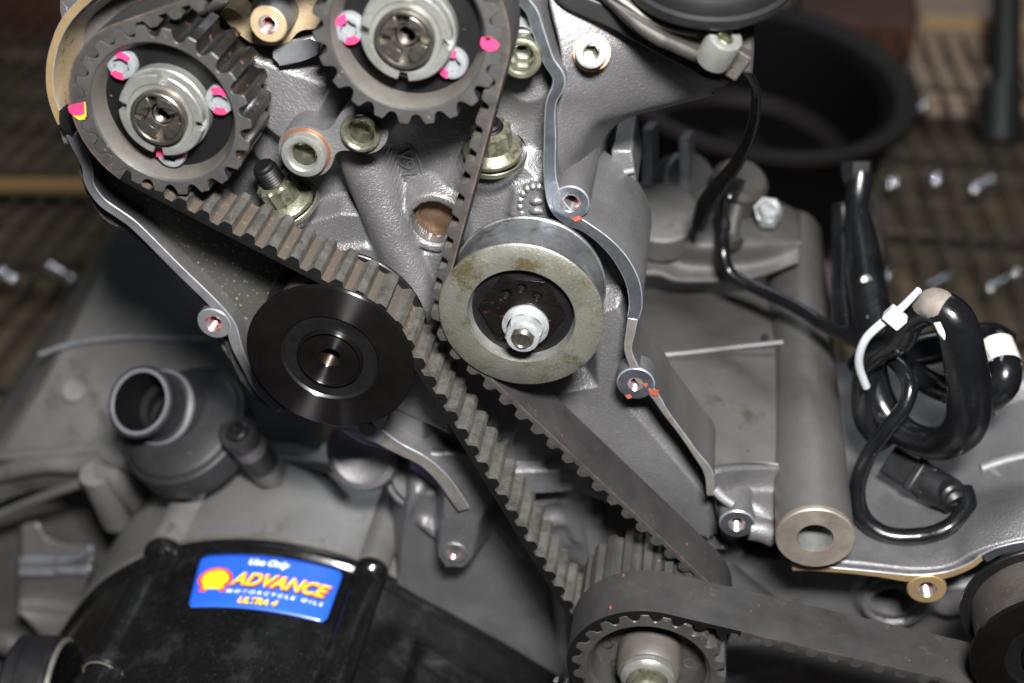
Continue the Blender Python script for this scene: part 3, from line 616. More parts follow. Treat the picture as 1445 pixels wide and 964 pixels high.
# twelve point head nuts
def head_nut(c, axis, label, stud=6):
    root = thing('head_nut', label, 'nut', c, 'flanged head nuts'); R = 8.1
    m = M(); lathe(m, c, [(R+1.1, -1.5), (R+1.1, -.1), (R+.9, .1)], axis, 48); m.obj('washer', ZINC_G, root, ang=30)
    m = M(); lathe(m, c, [(R, .1), (R, 1.2), (R-.5, 1.8), (5.6, 3)], axis, 48); m.obj('flange', ZINC_G, root, ang=30)
    m = M(); lathe(m, c, [(5.7, 2), (5.7, 8), (5.1, 8.8), (3.6, 9)], axis, 96, rmod=lambda t, k: 1-.12*abs(sin(6*t))**1.0 if k < 3 else 1); m.obj('twelve_point_body', ZINC_G, root, ang=30)
    if stud:
        pr = []
        for k in range(int(stud/.9)): pr += [(3.5, 8.2+k*.9), (3.1, 8.65+k*.9)]
        m = M(); lathe(m, c, pr+[(3, 8.4+stud), (2.4, 8.9+stud), (.01, 8.9+stud)], axis, 40); m.obj('stud', BLACKDISC, root, ang=30)
    return root
head_nut(at(406, 287, 25), (-.30, -.28, .91), 'greenish flanged nut with black stud, left of the tube and above the belt', 6.5)
head_nut(at(696, 214, 27), (-.03, -.30, .95), 'greenish flanged nut half hidden behind the right belt run', 1.8)
# ------------------------------------------------------------------ crankcase
def proj(p):
    v = np.asarray(p, float)-C_POS; k = v@c_f; return np.stack([CX+FPX*(v@c_r)/k, CY-FPX*(v@c_u)/k], -1)
case = thing('crankcase', 'large grey cast crankcase filling the lower middle, with fins and mounting tube at right', 'crankcase', at(680, 850, 40))
def case_fn(X, Z):
    P = lambda x, y, Y=40: xz(x, y, Y); h = np.full(X.shape, -47.0)
    def pol(h, pts, top, sl=1.6, k=1.5, Y=40): return smax(h, np.minimum(top, top-sl*np.maximum(poly_sd(X, Z, [P(*q, Y) for q in pts]), 0)), k)
    h = pol(h, [(430, 700), (575, 690), (640, 700), (700, 740), (770, 835), (780, 900), (790, 1010), (560, 1010), (430, 900)], -40, 1.2, 1.5)
    h = pol(h, [(795, 830), (830, 830), (840, 1010), (808, 1010)], -38, 1.2, 3)
    h = pol(h, [(590, 560), (690, 560), (760, 700), (705, 700), (640, 700), (560, 640)], -40, 1.2, 1.5)
    h = pol(h, [(548, 600), (600, 560), (650, 545), (705, 640), (690, 705), (662, 722), (648, 705), (625, 675), (596, 648), (560, 628)], -25.5, 3, .8, 25)
    h = pol(h, [(600, 640), (650, 700), (636, 722), (622, 740), (619, 785), (629, 800), (655, 800), (667, 785), (676, 740), (696, 690), (660, 630)], -25.2, 4, .6, 25)
    # column carrying the lower boss
    d = dseg(X, Z, P(655, 690, 26), P(643, 778, 26)); h = smax(h, rise(d, 5.8, -25.4, 3.5), .6)
    d = dseg(X, Z, P(600, 733), P(618, 748)); h = smax(h, rise(d, .8, -37, 1.2), 1.2)
    d = dseg(X, Z, P(560, 740), P(590, 690)); h = smax(h, rise(d, .8, -38, 1.0), 1.6)
    # ledge right of the belt and lumpy fillets below it
    h = pol(h, [(700, 630), (830, 625), (840, 652), (720, 662)], -27, 3, .8)
    h = pol(h, [(735, 690), (765, 690), (800, 760), (770, 790), (740, 760)], -40, .9, 3)
    for a, b, r, t in (((752, 702), (782, 690), 1.2, -37), ((762, 728), (792, 724), 1.0, -37), ((806, 700), (816, 745), 1.2, -37), ((850, 700), (838, 780), 2.5, -36), ((822, 650), (850, 780), 2, -33), ((690, 720), (735, 775), 1.5, -38), ((780, 620), (800, 690), 2, -38), ((1060, 800), (1110, 840), 5, -44)):
        d = dseg(X, Z, P(*a), P(*b)); h = smax(h, rise(d, r, t, .9), 3)
    # flat block face in the belt chamber, with small boss
    h = pol(h, [(700, 560), (900, 540), (1000, 690), (1030, 760), (990, 760), (900, 690), (760, 650)], -35, 1.5, 1)
    c = P(932, 672, 36); d = np.hypot(X-c[0], Z-c[1]); h = smax(h, rise(d, 6.6, -31, 2), 1); h = np.where(d < 4.6, -40, h)
    # right of the crank
    h = pol(h, [(1130, 815), (1260, 815), (1440, 790), (1470, 1010), (1130, 990)], -44, 1.3, 2)
    c = P(1262, 842, 42); d = np.hypot(X-c[0], Z-c[1]); h = smax(h, rise(d, 10.5, -38, 1.6), 1.5); h = np.where(d < 8, -52, h)
    d = dseg(X, Z, P(1340, 840), P(1440, 832)); h = smax(h, rise(d, 6, -37, 1), 2)
    for a, b, r, t in (((1020, 940), (1100, 925), 5, -44), ((1040, 975), (1130, 960), 4, -42), ((1010, 760), (1080, 790), 5, -44), ((1110, 760), (1130, 960), 4, -44), ((1060, 905), (1180, 940), 2, -46)):
        d = dseg(X, Z, P(*a), P(*b)); h = smax(h, rise(d, r, t, .9), 3)
    h += .15*np.sin(X*.19+.7*np.sin(Z*.11))*np.cos(Z*.15)
    l0, l1 = P(572, 690, 40), P(556, 830, 40); e = (l1-l0)/np.linalg.norm(l1-l0); dl = -(e[0]*(Z-l0[1])-e[1]*(X-l0[0])); dl = -dl if (e[0]*(P(700, 800)[1]-l0[1])-e[1]*(P(700, 800)[0]-l0[0])) > 0 else dl
    return smin(h, -38-3.0*np.maximum(1.5-dl, 0)+4*np.clip(dl-1.5, 0, 9), 1.0)
hfield('crankcase_face', (-75, 195), (-215, -18), .7, case_fn, CAST, case, mask=lambda X, Z: (poly_sd(X, Z, np.array([xz(*q, 45) for q in [(530, 590), (880, 575), (985, 705), (1050, 770), (1150, 790), (1470, 780), (1500, 1020), (520, 1020), (520, 800), (530, 690)]])) < 0))
boss(641, 781, 23.6, 19, 9, 6, [CAST, THREAD], case)
boss(1040, 740, YR, 25, 10, 14, [RIM, THREAD], case)
c = at(932, 672, 31); m = M(); lathe(m, c, [(6.8, -2), (6.6, 0), (6.1, .2), (4.9, .1), (4.6, -.5), (4.6, -8), (.01, -8)], NAX, 48); m.obj('dowel_seat', CAST, case)
c = at(1262, 842, 37.6); m = M(); lathe(m, c, [(10.6, -2), (10.2, 0), (9.6, .3), (8.2, .2), (8, -.5), (8, -13), (.01, -13)], NAX, 56); m.obj('bore_seat', CAST, case)
m = M(); tube(m, [at(876, 637, 34.6), at(958, 628, 34.6)], .22, 8, sub=1); m.obj('joint_line', BLACKDISC, case)
# lilac stained rim at bottom left of the belt case
rimpart('lower_rim', [(500, 598), (527, 612), (560, 632), (598, 652), (626, 678), (645, 705), (655, 720)], [14, 26, 21, 19, 20, 20, 18], RIM_TAN, CAST, case, Y0=22, depth=14)
m = M(); plate(m, [smooth(A2([(470, 600), (500, 575), (535, 578), (543, 596), (537, 606), (542, 618), (530, 624), (500, 612)], 22), 5, True), circ(xz(519, 604, 22), 2.7, 28)], 21.8, 32); m.obj('rim_corner', RIM_LILAC, case, bevel=.3)
m = M(); lathe(m, at(519, 604, 22), [(2.7, 0), (2.6, -6), (.01, -9)], NAX, 28); m.obj('dowel_hole', BRONZE, case)
# cylinder shaped bosses under the black pulley
m = M(); lathe(m, at(512, 640, 46), [(13.5, -30), (13.5, 0), (12.6, 1.4), (10.5, 2.0), (8.6, .4), (.01, -1)], (-.1, -.8, .35), 64); m.obj('case_bulge', CAST, case)
m = M(); lathe(m, at(590, 672, 47), [(10, -30), (10, 0), (9, 1.4), (7, 1.6), (.01, 1.6)], (-.05, -.8, .4), 56); m.obj('case_bulge', CAST, case)
m = M(); lathe(m, at(590, 672, 50), [(12.5, -30), (12.5, 0), (11.4, 1.0), (9, 1)], (-.05, -.8, .4), 56); m.obj('case_bulge', CAST, case)
# ------------------------------------------------------------------ generator cover (black) and the barrel of the case behind it
YJ = 42
J = [(20, 1100), (45, 975), (70, 920), (103, 866), (140, 822), (180, 795), (215, 779), (258, 766), (300, 760), (345, 759), (395, 763), (445, 772), (490, 784), (520, 796), (552, 811), (600, 838), (670, 876), (740, 916), (800, 952), (880, 1000), (960, 1060)]
Jc = resample(smooth(A2(J, YJ), 8), .8); Jt = np.gradient(Jc, axis=0); Jt /= np.linalg.norm(Jt, axis=1)[:, None]; Jn = np.stack([-Jt[:, 1], Jt[:, 0]], 1)
Js = np.r_[0, np.cumsum(np.linalg.norm(np.diff(Jc, axis=0), axis=1))]
def s_at(px, py, Y=YJ):
    q = xz(px, py, Y); return Js[np.argmin(np.hypot(*(Jc-q).T))]
sb1, sb2, sb3 = s_at(233, 775), s_at(528, 800), s_at(812, 955)
def bumps(s, R1=7.4, R2=6.4):
    b = np.zeros_like(s)
    for sc, R, sink in ((sb1, R1, 1.3), (sb2, R2, 1.2), (sb3, 7.0, 2.5)):
        d = s-sc; b = smax(b, np.where(np.abs(d) < R, np.sqrt(np.maximum(R*R-d*d, 0))-sink, -sink), .9)
    return b
def ext(name, rows, mt, parent, s0=None, s1=None, step=1, mask=None, wob=0):
    """rows (Y, inset, bumpscale)"""
    idx = np.arange(0, len(Js), step); idx = idx[(Js[idx] >= (s0 or 0)) & (Js[idx] <= (s1 or 1e9))]; bb = bumps(Js)
    v = []; 
    for Y, ins, bs in rows:
        q = Jc+Jn*(bb*bs-ins)[:, None]
        if callable(wob): q = q+Jn*wob(Js, Y)[:, None]
        v += [(a, Y, b) for a, b in q[idx]]
    n = len(idx); f = [[i*n+j, i*n+j+1, (i+1)*n+j+1, (i+1)*n+j] for i in range(len(rows)-1) for j in range(n-1)]
    m = M(); m.add(v, f); return m.obj(name, mt, parent, ang=50)
gen = thing('generator_cover', 'glossy black engine side cover at lower left carrying a blue oil sticker', 'engine cover', at(380, 900, 20))
sR = s_at(590, 832)
pk = lambda s, Y: -np.where((s > sR+4) & (s < sb3-6), np.clip((s-sR-4)/6, 0, 1)*np.clip((sb3-6-s)/6, 0, 1)*5.5*np.clip((24-Y-(s-sR)*.12)/5, 0, 1), 0)
rowsC = [(YJ-.3, 1.6, 1), (YJ-.5, .5, 1), (YJ-1.4, .1, 1), (YJ-3, .1, 1), (YJ-4.2, .6, 1), (YJ-5, 1.6, 1), (YJ-6, 2.2, 1)]+[(YJ-6-k*2.2, 2.3+.012*k, 1) for k in range(1, 42)]+[(-58, 8, 1), (-62, 18, .6), (-64, 40, 0)]
ext('cover_shell', rowsC, BLACKPAINT, gen, wob=pk)
ext('gasket_edge', [(YJ+.9, 1.2, 1), (YJ+.9, -.25, 1), (YJ-.3, -.3, 1), (YJ-.35, .9, 1)], RIM_TAN, gen)
q = Jc[np.argmin(abs(Js-sb1))]+Jn[np.argmin(abs(Js-sb1))]*(-1.6)
YB = min(np.arange(-60, 40, .5), key=lambda y: abs(proj([q[0], y, q[1]])[1]-952))
m = M(); lathe(m, (q[0], YB, q[1]), [(7.6, -40), (7.6, -.6), (7.1, 0), (6.3, .1), (5.9, -.5), (5.6, -4), (.01, -4)], NAX, 56); m.obj('bolt_boss', BLACKPAINT, gen, ang=30)
m = M(); lathe(m, (q[0], YB, q[1]), [(6.6, .15), (6.25, .4), (5.9, .1)], NAX, 56); m.obj('worn_edge', RIM_TAN, gen, ang=30)
barr = lambda s, Y: .5*np.sin(s*.12)*0
ext('case_barrel', [(YJ+.6, 1.4, 1), (YJ+.7, .2, 1.05)]+[(YJ+.7+k*2.5, .1+.03*k, 1.05) for k in range(1, 24)]+[(YJ+62, 4, 1.0), (YJ+66, 10, .5)], CAST_LEFT, case, s1=s_at(575, 822))
# sticker
Sg, Yg = np.meshgrid(Js[::3], np.linspace(YJ-6, -45, 90)); _b = bumps(Js)
def cov(s, Y, off=0.):
    s = np.asarray(s, float); k = (YJ-6-np.asarray(Y, float))/2.2; ins = 2.3+.012*k; w = np.interp(s, Js, _b)-ins+off
    cx = np.interp(s, Js, Jc[:, 0]); cz = np.interp(s, Js, Jc[:, 1]); nx = np.interp(s, Js, Jn[:, 0]); nz = np.interp(s, Js, Jn[:, 1])
    return np.stack([cx+nx*w, np.broadcast_to(Y, s.shape), cz+nz*w], -1)
PJ = proj(cov(Sg, Yg))
def find(px, py):
    i = np.argmin((PJ[..., 0]-px)**2+(PJ[..., 1]-py)**2); return np.array([Sg.ravel()[i], Yg.ravel()[i]])
K4 = [find(287, 785), find(489, 803), find(463, 881), find(262, 858)]
def stk(u, v, off):
    u = np.asarray(u, float); v = np.asarray(v, float)
    q = [K4[0][k]*(1-u)*(1-v)+K4[1][k]*u*(1-v)+K4[2][k]*u*v+K4[3][k]*(1-u)*v for k in (0, 1)]; return cov(q[0], q[1], off)
st = thing('oil_sticker', 'blue oil sticker with yellow and white lettering on the black cover', 'sticker', stk(.5, .5, 0))
r_ = .035; asp = .39; cr = []
for cx, cy, a0 in ((1-r_, r_/asp, -90), (1-r_, 1-r_/asp, 0), (r_, 1-r_/asp, 90), (r_, r_/asp, 180)):
    for a in np.linspace(a0, a0+90, 7): cr.append((cx+r_*cos(radians(a)), cy+r_/asp*sin(radians(a))))
def sheet(loopuv, off, thick, name, mt, parent, inner=None):
    """outline in sticker coordinates filled by fine columns so it follows the curved cover"""
    lo = np.array(loopuv); us = np.unique(np.r_[np.linspace(lo[:, 0].min(), lo[:, 0].max(), 40)]); m = M(); v = []; n = len(lo)
    for u in us:
        ys = []
        for i in range(n):
            a, b = lo[i], lo[(i+1) % n]
            if a[0] != b[0] and min(a[0], b[0]) <= u <= max(a[0], b[0]): ys.append(a[1]+(b[1]-a[1])*(u-a[0])/(b[0]-a[0]))
            elif a[0] == b[0] == u: ys += [a[1], b[1]]
        for t in np.linspace(0, 1, 13): v.append(stk(u, min(ys)*(1-t)+max(ys)*t, off+thick))
    f = [[i*13+j, (i+1)*13+j, (i+1)*13+j+1, i*13+j+1] for i in range(len(us)-1) for j in range(12)]
    m.add(v, f); return m.obj(name, mt, parent, ang=0, solid=thick*.9)
sheet(cr, .02, .12, 'backing', BLUE, st)
def stext(txt, u, v, hgt, wid, mt, off, shear=.35, bold=.02, space=1, du=0, dv=0, name='lettering'):
    vv, f = text_mesh(txt, 1, shear, bold, 0, space, 4); w = vv[:, 0].max()-vv[:, 0].min(); hh = vv[:, 1].max()-vv[:, 1].min()
    x = (vv[:, 0]-vv[:, 0].mean()*0-(vv[:, 0].max()+vv[:, 0].min())/2)/w*wid+u+du; y = v+dv-(vv[:, 1]-(vv[:, 1].max()+vv[:, 1].min())/2)/hh*hgt
    m = M(); m.add(stk(x, y, off), f); return m.obj(name, mt, st, ang=0)
stext('Use Only', .505, .165, .155, .285, STW, .42, .35, .035)
stext('ADVANCE', .615, .475, .255, .70, STD, .34, .38, .05, 1, .006, .03)
stext('ADVANCE', .615, .475, .255, .70, STR, .4, .38, .055)
stext('ADVANCE', .612, .475, .235, .685, STY, .48, .38, .02)
stext('MOTORCYCLE OILS', .60, .71, .062, .68, STW, .42, .25, .03, 1.6)
stext('ULTRA 4', .50, .86, .125, .28, STD, .36, .38, .04, 1, .006, .02)
stext('ULTRA 4', .50, .86, .12, .28, STY, .44, .38, .035)
def shell_loop(sc):
    pts = []
    for k in range(61):
        a = radians(205-230*k/60); rr = 1+.035*abs(sin(k/60*pi*7)); pts.append((.5*rr*cos(a), .52*rr*sin(a)))
    pts += [(.36, -.36), (.40, -.58), (-.40, -.58), (-.36, -.36)]
    return [(.155+.225*sc*x, .50-(.37*sc)*(y+.03)) for x, y in pts]
for sc, mt_, of in ((1.08, STR, .34), (.86, STY, .42)):
    lo = shell_loop(sc); tri = tessellate_polygon([[Vector((a, b, 0)) for a, b in lo]]); m = M(); m.add(stk(np.array([q[0] for q in lo]), np.array([q[1] for q in lo]), of), [list(t) for t in tri]); m.obj('shell_emblem', mt_, st, ang=0)
for k in range(7):
    a = radians(90+(k-3)*25); m = M(); p0 = np.array([.155, .66]); p1 = np.array([.155+.09*cos(a), .51-.165*sin(a)])
    n_ = np.array([-(p1-p0)[1]*.2, (p1-p0)[0]]); n_ /= np.linalg.norm(n_)+1e-9; L_ = [p0, p1+n_*.0062, p1-n_*.0062]
    m.add(stk(np.array([q[0] for q in L_]), np.array([q[1] for q in L_]), .5), [[0, 1, 2]]); m.obj('shell_rib', STO, st, ang=0)
# black filler cap at the bottom left corner
cap = thing('filler_cap', 'black plastic cap with worn bright edge in the bottom left corner', 'cap', at(80, 960, -5))
ax_ = np.array([.97, .15, -.05]); ax_ /= np.linalg.norm(ax_); cc = at(90, 990, -8)
m = M(); lathe(m, cc, [(21, -17.5), (23, -16), (23, -12.4), (22.6, -12), (23, -11.6), (23, -3.2), (22, -1.2), (20.5, 0)], ax_, 90); m.obj('cap_body', BLACKPLAS, cap, ang=25)
m = M(); lathe(m, cc, [(22, -1), (21.2, .2), (19.4, .4), (18.6, -.5), (17, -1.2), (.01, -1.4)], ax_, 90); m.obj('cap_face', BLACKPAINT, cap, ang=25)
m = M(); lathe(m, cc, [(22.3, -1.1), (21.8, -.1), (21.2, .3)], ax_, 90); m.obj('worn_edge', RIM_TAN, cap, ang=25)
# ------------------------------------------------------------------ left casing, water pump
lc = thing('clutch_side_case', 'dusty grey outer casing at far left behind the black pulley, thin light seam across', 'engine casing', at(180, 560, 120))
patch('casing_skin', PA([
    [(178, 310, 165), (230, 335, 160), (300, 385, 152), (450, 430, 140)],
    [(140, 385, 150), (210, 395, 148), (300, 430, 138), (450, 480, 128)],
    [(98, 470, 140), (180, 474, 136), (300, 478, 126), (450, 530, 115)],
    [(48, 560, 130), (160, 560, 124), (290, 570, 112), (450, 600, 102)],
    [(-8, 640, 120), (130, 638, 110), (270, 640, 100), (450, 660, 90)],
    [(-60, 690, 118), (80, 665, 108), (260, 680, 95), (450, 710, 84)],
    [(-90, 760, 122), (60, 690, 116), (250, 720, 98), (450, 760, 84)]]), CAST_LEFT, lc, sub=8, thick=4)
patch('casing_side', PA([
    [(178, 310, 165), (140, 385, 150), (98, 470, 140), (48, 560, 130), (-8, 640, 120)],
    [(168, 312, 180), (128, 385, 165), (86, 468, 155), (34, 560, 145), (-30, 640, 135)],
    [(150, 330, 230), (108, 400, 215), (60, 480, 205), (5, 560, 195), (-60, 640, 185)]]), CAST_LEFT, lc, sub=6, thick=3)
def rib(name, pts, r, mt, parent): m = M(); tube(m, A3(pts), r, 12, sub=6); return m.obj(name, mt, parent)
rib('seam_rib', [(56, 500, 134), (95, 487, 136), (140, 479, 135), (200, 476, 132), (292, 480, 124)], 1.2, EDGE, lc)
rib('casing_rib', [(0, 668, 112), (60, 655, 108), (110, 655, 105), (160, 645, 100)], 4.2, CAST_LEFT, lc)
rib('casing_rib', [(-20, 735, 112), (50, 705, 106), (120, 680, 100), (165, 668, 96)], 2.2, CAST_LEFT, lc)
rib('case_edge', [(155, 640, 98), (200, 655, 90), (245, 680, 84), (252, 725, 74)], 5, CAST_LEFT, lc)
m = M(); tube(m, A3([(135, 668, 92), (165, 735, 100)]), [6.6, 6.2], 28, sub=2); m.obj('casing_stud_boss', CAST_LEFT, lc, ang=40)
m = M(); tube(m, A3([(150, 655, 95), (205, 700, 104)]), [7, 9], 28, sub=2); m.obj('casing_stud_boss', CAST_LEFT, lc, ang=40)
rib('casing_ledge', [(-20, 646, 116), (60, 640, 112), (150, 632, 107), (230, 640, 100)], 2.6, CAST_LEFT, lc)
m = M(); lathe(m, at(104, 551, 127), [(5.2, .2), (5, .8), (4.4, .8), (4.2, .3), (.01, .2)], (0, -.75, .66), 32); m.obj('cast_ring_mark', CAST_LEFT, lc)
rib('barrel_ledge', [(262, 712, 70), (300, 702, 72), (345, 690, 74)], 1.2, CAST_LEFT, lc)
rib('casing_rib', [(345, 640, 92), (420, 655, 86), (500, 665, 78)], 2.2, CAST_LEFT, lc)
# window into the gearcase at lower left
gc = thing('lower_gearcase', 'shadowed lower part of the case at far left with bright stepped ribs', 'engine casing', at(60, 820, 120))
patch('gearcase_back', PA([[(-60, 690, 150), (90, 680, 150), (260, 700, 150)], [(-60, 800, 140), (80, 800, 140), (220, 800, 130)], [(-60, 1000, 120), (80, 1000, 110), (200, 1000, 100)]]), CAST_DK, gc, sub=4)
patch('gearcase_step', PA([[(30, 742, 128), (52, 740, 128), (70, 762, 126), (130, 772, 122)], [(30, 790, 122), (60, 790, 122), (90, 792, 120), (128, 790, 116)], [(28, 800, 112), (60, 800, 112), (90, 802, 110), (125, 804, 108)], [(26, 850, 116), (60, 850, 116), (85, 852, 114), (112, 856, 110)], [(28, 862, 104), (50, 866, 104), (80, 870, 102), (98, 872, 100)], [(60, 900, 100), (72, 900, 98), (80, 900, 97), (90, 900, 95)]]), CAST_LEFT, gc, sub=6)
for pts in ([(30, 790, 118), (75, 790, 118)], [(84, 790, 117), (110, 786, 116), (128, 774, 115)], [(30, 808, 110), (75, 808, 110)], [(84, 806, 109), (124, 806, 107)]): rib('gearcase_rib', pts, 1.7, EDGE, gc)
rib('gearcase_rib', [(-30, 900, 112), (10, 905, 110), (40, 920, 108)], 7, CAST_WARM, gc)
# water inlet
wp = thing('water_inlet', 'dark round water pipe stub standing on its flange at the left', 'pipe fitting', at(235, 585, 85))
aw = -c_f*.78+c_u*.55-c_r*.22; aw /= np.linalg.norm(aw); ap = -c_f*.88+c_u*.2-c_r*.30; ap /= np.linalg.norm(ap)
cb = at(258, 598, 74); m = M(); lathe(m, cb, [(25, -12), (25.4, -1), (24.8, -.1), (23.4, .2), (22.8, 1.6), (21.6, 2.2), (18, 3.6), (14, 4.6), (10, 5)], aw, 80, rmod=lambda t, k: 1+.03*cos(2*t)); m.obj('flange', PUMPPLAS, wp, ang=50)
cp_ = at(229, 576, 72); m = M(); lathe(m, cp_, [(14.4, -8), (14, 2), (13.5, 2.6), (12.4, 3), (12.0, 4), (12.0, 9), (12.5, 10.5), (13.1, 12), (13.5, 13.6), (13.3, 14.6), (12.4, 14.9)], ap, 80); m.obj('pipe', PUMPPLAS, wp, ang=40)
m = M(); lathe(m, cp_, [(12.5, 14.6), (12.2, 15), (11.2, 15), (10.9, 14.6)], ap, 80); m.obj('pipe_mouth', PUMPRIM, wp, ang=40)
m = M(); lathe(m, cp_, [(14.5, 1.2), (14.1, 2.4), (13.6, 2.7)], ap, 80); m.obj('collar_edge', PUMPRIM, wp, ang=40)
m = M(); lathe(m, cp_, [(10.9, 14.6), (10.3, -1), (7.5, -1.5), (7, -8), (.01, -8)], ap, 80); m.obj('pipe_bore', BLACKDISC, wp)
eb = at(337, 612, 62); m = M(); lathe(m, eb, [(6.6, -22), (6.4, -5), (7.0, -4.6), (7.2, 0), (6.6, .9), (4.2, 1)], aw, 40); m.obj('bolt_ear', PUMPPLAS, wp, ang=40)
m = M(); lathe(m, eb, [(4.6, -34), (6.4, -30), (6.5, -4)], aw, 40); m.obj('case_boss', CAST, wp, ang=40)
m = M(); lathe(m, eb, [(4.2, .8), (4.2, 2.6), (3.6, 3.2), (2.4, 3.2), (2.2, 1.6), (.01, 1.6)], aw, 24); m.obj('bolt', BLACKPLAS, wp, ang=30)
m = M(); tube(m, [cb+aw*-7+c_r*8, eb-aw*5], [8, 5], 20, sub=2, flat=1); m.obj('flange_ear', PUMPPLAS, wp)
_v, _f = text_mesh('1012', 5.2, 0, .12, .25, 1.1); _t = -c_f-ax_*(-c_f@ax_); _t /= np.linalg.norm(_t); _s = np.cross(ax_, _t)
def _cp(q): a = -q[0]/23.0+.12; r = 23.05+q[2]; return cc+ax_*(-7.4+q[1])+(_t*cos(a)-_s*sin(a)*-1)*r
m = M(); m.add([_cp(q) for q in _v], _f); m.obj('raised_characters', BLACKPLAS, cap, ang=40)
# ------------------------------------------------------------------ right side: cylinder casing, mounting tube, bracket
cy = thing('horizontal_cylinder_case', 'long grey cylinder casing at right with mounting tube and round end face', 'engine casing', at(1080, 560, 60))
patch('casing_panel', PA([
    [(880, 360, 185), (940, 372, 185), (1010, 372, 188), (1060, 335, 205), (1120, 300, 222)],
    [(890, 400, 152), (940, 405, 152), (1010, 405, 155), (1060, 400, 160), (1130, 390, 166)],
    [(900, 440, 122), (935, 440, 123), (1010, 440, 128), (1065, 440, 132), (1140, 440, 138)],
    [(915, 500, 92), (940, 500, 93), (1010, 495, 98), (1070, 490, 104), (1150, 485, 110)],
    [(950, 560, 62), (975, 560, 64), (1020, 560, 68), (1075, 560, 74), (1150, 560, 80)],
    [(990, 620, 38), (1005, 620, 41), (1035, 620, 46), (1080, 620, 52), (1150, 620, 58)],
    [(1003, 664, 27), (1012, 664, 29), (1040, 660, 34), (1080, 655, 41), (1150, 655, 47)]]), CAST_WARM, cy, sub=8)
rib('seam_rib', [(928, 502, 90), (980, 497, 93), (1040, 490, 99), (1104, 483, 104)], .8, CAST_BR, cy)
rib('seam_rib', [(1008, 667, 25.5), (1040, 660, 33), (1070, 655, 38), (1102, 657, 40)], .8, CAST_BR, cy)
for q in ((1051, 640, 43), (1079, 477, 109)):
    m = M(); lathe(m, at(*q), [(1.5, .3), (1.3, .5), (.01, .5)], (0, -.5, .86), 16); m.obj('plug_dot', BLACKDISC, cy)
patch('case_neck', PA([
    [(1003, 667, 24), (1045, 662, 31), (1105, 660, 38)], [(1006, 690, 26), (1050, 690, 32), (1105, 690, 36)], [(1010, 720, 28), (1060, 712, 26), (1105, 715, 30)], [(1015, 740, 30), (1070, 738, 24), (1105, 745, 24)], [(1020, 765, 38), (1075, 752, 30), (1105, 765, 30)]]), CAST, cy, sub=6)
rib('neck_fillet', [(1008, 690, 24), (1020, 702, 23), (1034, 712, 22)], 1.6, CAST_BR, cy)
rib('neck_fillet', [(1058, 745, 22), (1075, 748, 22), (1092, 755, 22)], 4.0, CAST, cy)
ow = at(1150, 757, 12)
m = M(); lathe(m, ow, [(11.7, 0), (11.75, -1), (11.75, -185), (10.8, -189), (8, -191), (.01, -191)], NAX, 72); m.obj('mounting_tube', CAST_WARM, cy)
m = M(); lathe(m, ow, [(5.2, -.6), (5.5, .9), (11.5, 1.1), (11.9, .7), (11.9, -.8)], NAX, 72); m.obj('end_face', mat('weathered_face', (.27, .235, .2), .5, .6, .06, 1200, .3, 90, blot=.6, blot_col=(.15, .11, .075), blot_scale=200, rvar=.1), cy, ang=30)
m = M(); lathe(m, ow, [(5.2, .4), (5.0, -1), (4.6, -9), (4.2, -24), (.01, -26)], NAX, 48); m.obj('bore', ZINC, cy)
br = thing('rear_belt_case', 'grey belt case half at lower right with golden edge and round threaded lug', 'engine casing', at(1290, 790, 20))
rimpart('golden_edge', [(1118, 801), (1180, 805), (1240, 811), (1290, 817), (1335, 812), (1368, 800), (1387, 786)], [12, 9, 10, 14, 12, 10, 9], RIM_GOLD, CAST, br, Y0=16, depth=8)
rimpart('silver_edge', [(1388, 789), (1410, 778), (1445, 770), (1490, 764)], [14, 13, 13, 13], RIM, CAST, br, Y0=16, depth=8)
boss(1308, 832, 16, 27, 12, 10, [RIM_GOLD, THREAD], br)
patch('case_shelf', PA([
    [(1118, 799, 17), (1200, 803, 17), (1290, 811.5, 17), (1345, 805, 17), (1388, 783, 17), (1450, 766, 17), (1500, 760, 17)],
    [(1140, 770, 28), (1205, 772, 28), (1290, 782, 26), (1345, 770, 26), (1388, 752, 25), (1450, 728, 26), (1500, 722, 26)],
    [(1150, 730, 42), (1210, 730, 43), (1290, 742, 40), (1345, 735, 38), (1388, 722, 36), (1450, 705, 36), (1500, 700, 36)],
    [(1160, 690, 58), (1212, 690, 58), (1290, 700, 56), (1345, 700, 54), (1388, 700, 50), (1450, 692, 48), (1500, 690, 48)],
    [(1165, 640, 78), (1214, 640, 80), (1290, 645, 78), (1345, 640, 76), (1388, 640, 74), (1450, 640, 70), (1500, 640, 70)],
    [(1165, 560, 110), (1214, 560, 112), (1290, 560, 112), (1345, 560, 110), (1388, 560, 108), (1450, 560, 104), (1500, 560, 104)],
    [(1165, 520, 135), (1214, 518, 140), (1290, 520, 140), (1345, 524, 138), (1388, 528, 136), (1450, 530, 130), (1500, 530, 130)]]), CAST, br, sub=7)
m = M(); tube(m, A3([(1377, 700, 48), (1380, 740, 29), (1388, 788, 15.4)]), .35, 8); m.obj('joint_line', BLACKDISC, br)
rib('shelf_rib', [(1385, 662, 62), (1420, 650, 64), (1470, 640, 66)], 1.8, CAST_BR, br)
rib('shelf_rib', [(1400, 665, 60), (1425, 690, 50), (1428, 712, 40)], 1.4, CAST_BR, br)
rib('shelf_rib', [(1425, 690, 50), (1460, 660, 58)], 1.4, CAST_BR, br)
m = M(); lathe(m, at(1440, 570, 96), [(13, -8), (13, 0), (12, 1), (9, 1.4), (8, .4), (5, 0), (.01, 0)], (0, -.5, .86), 48); m.obj('shelf_boss', CAST, br, ang=40)
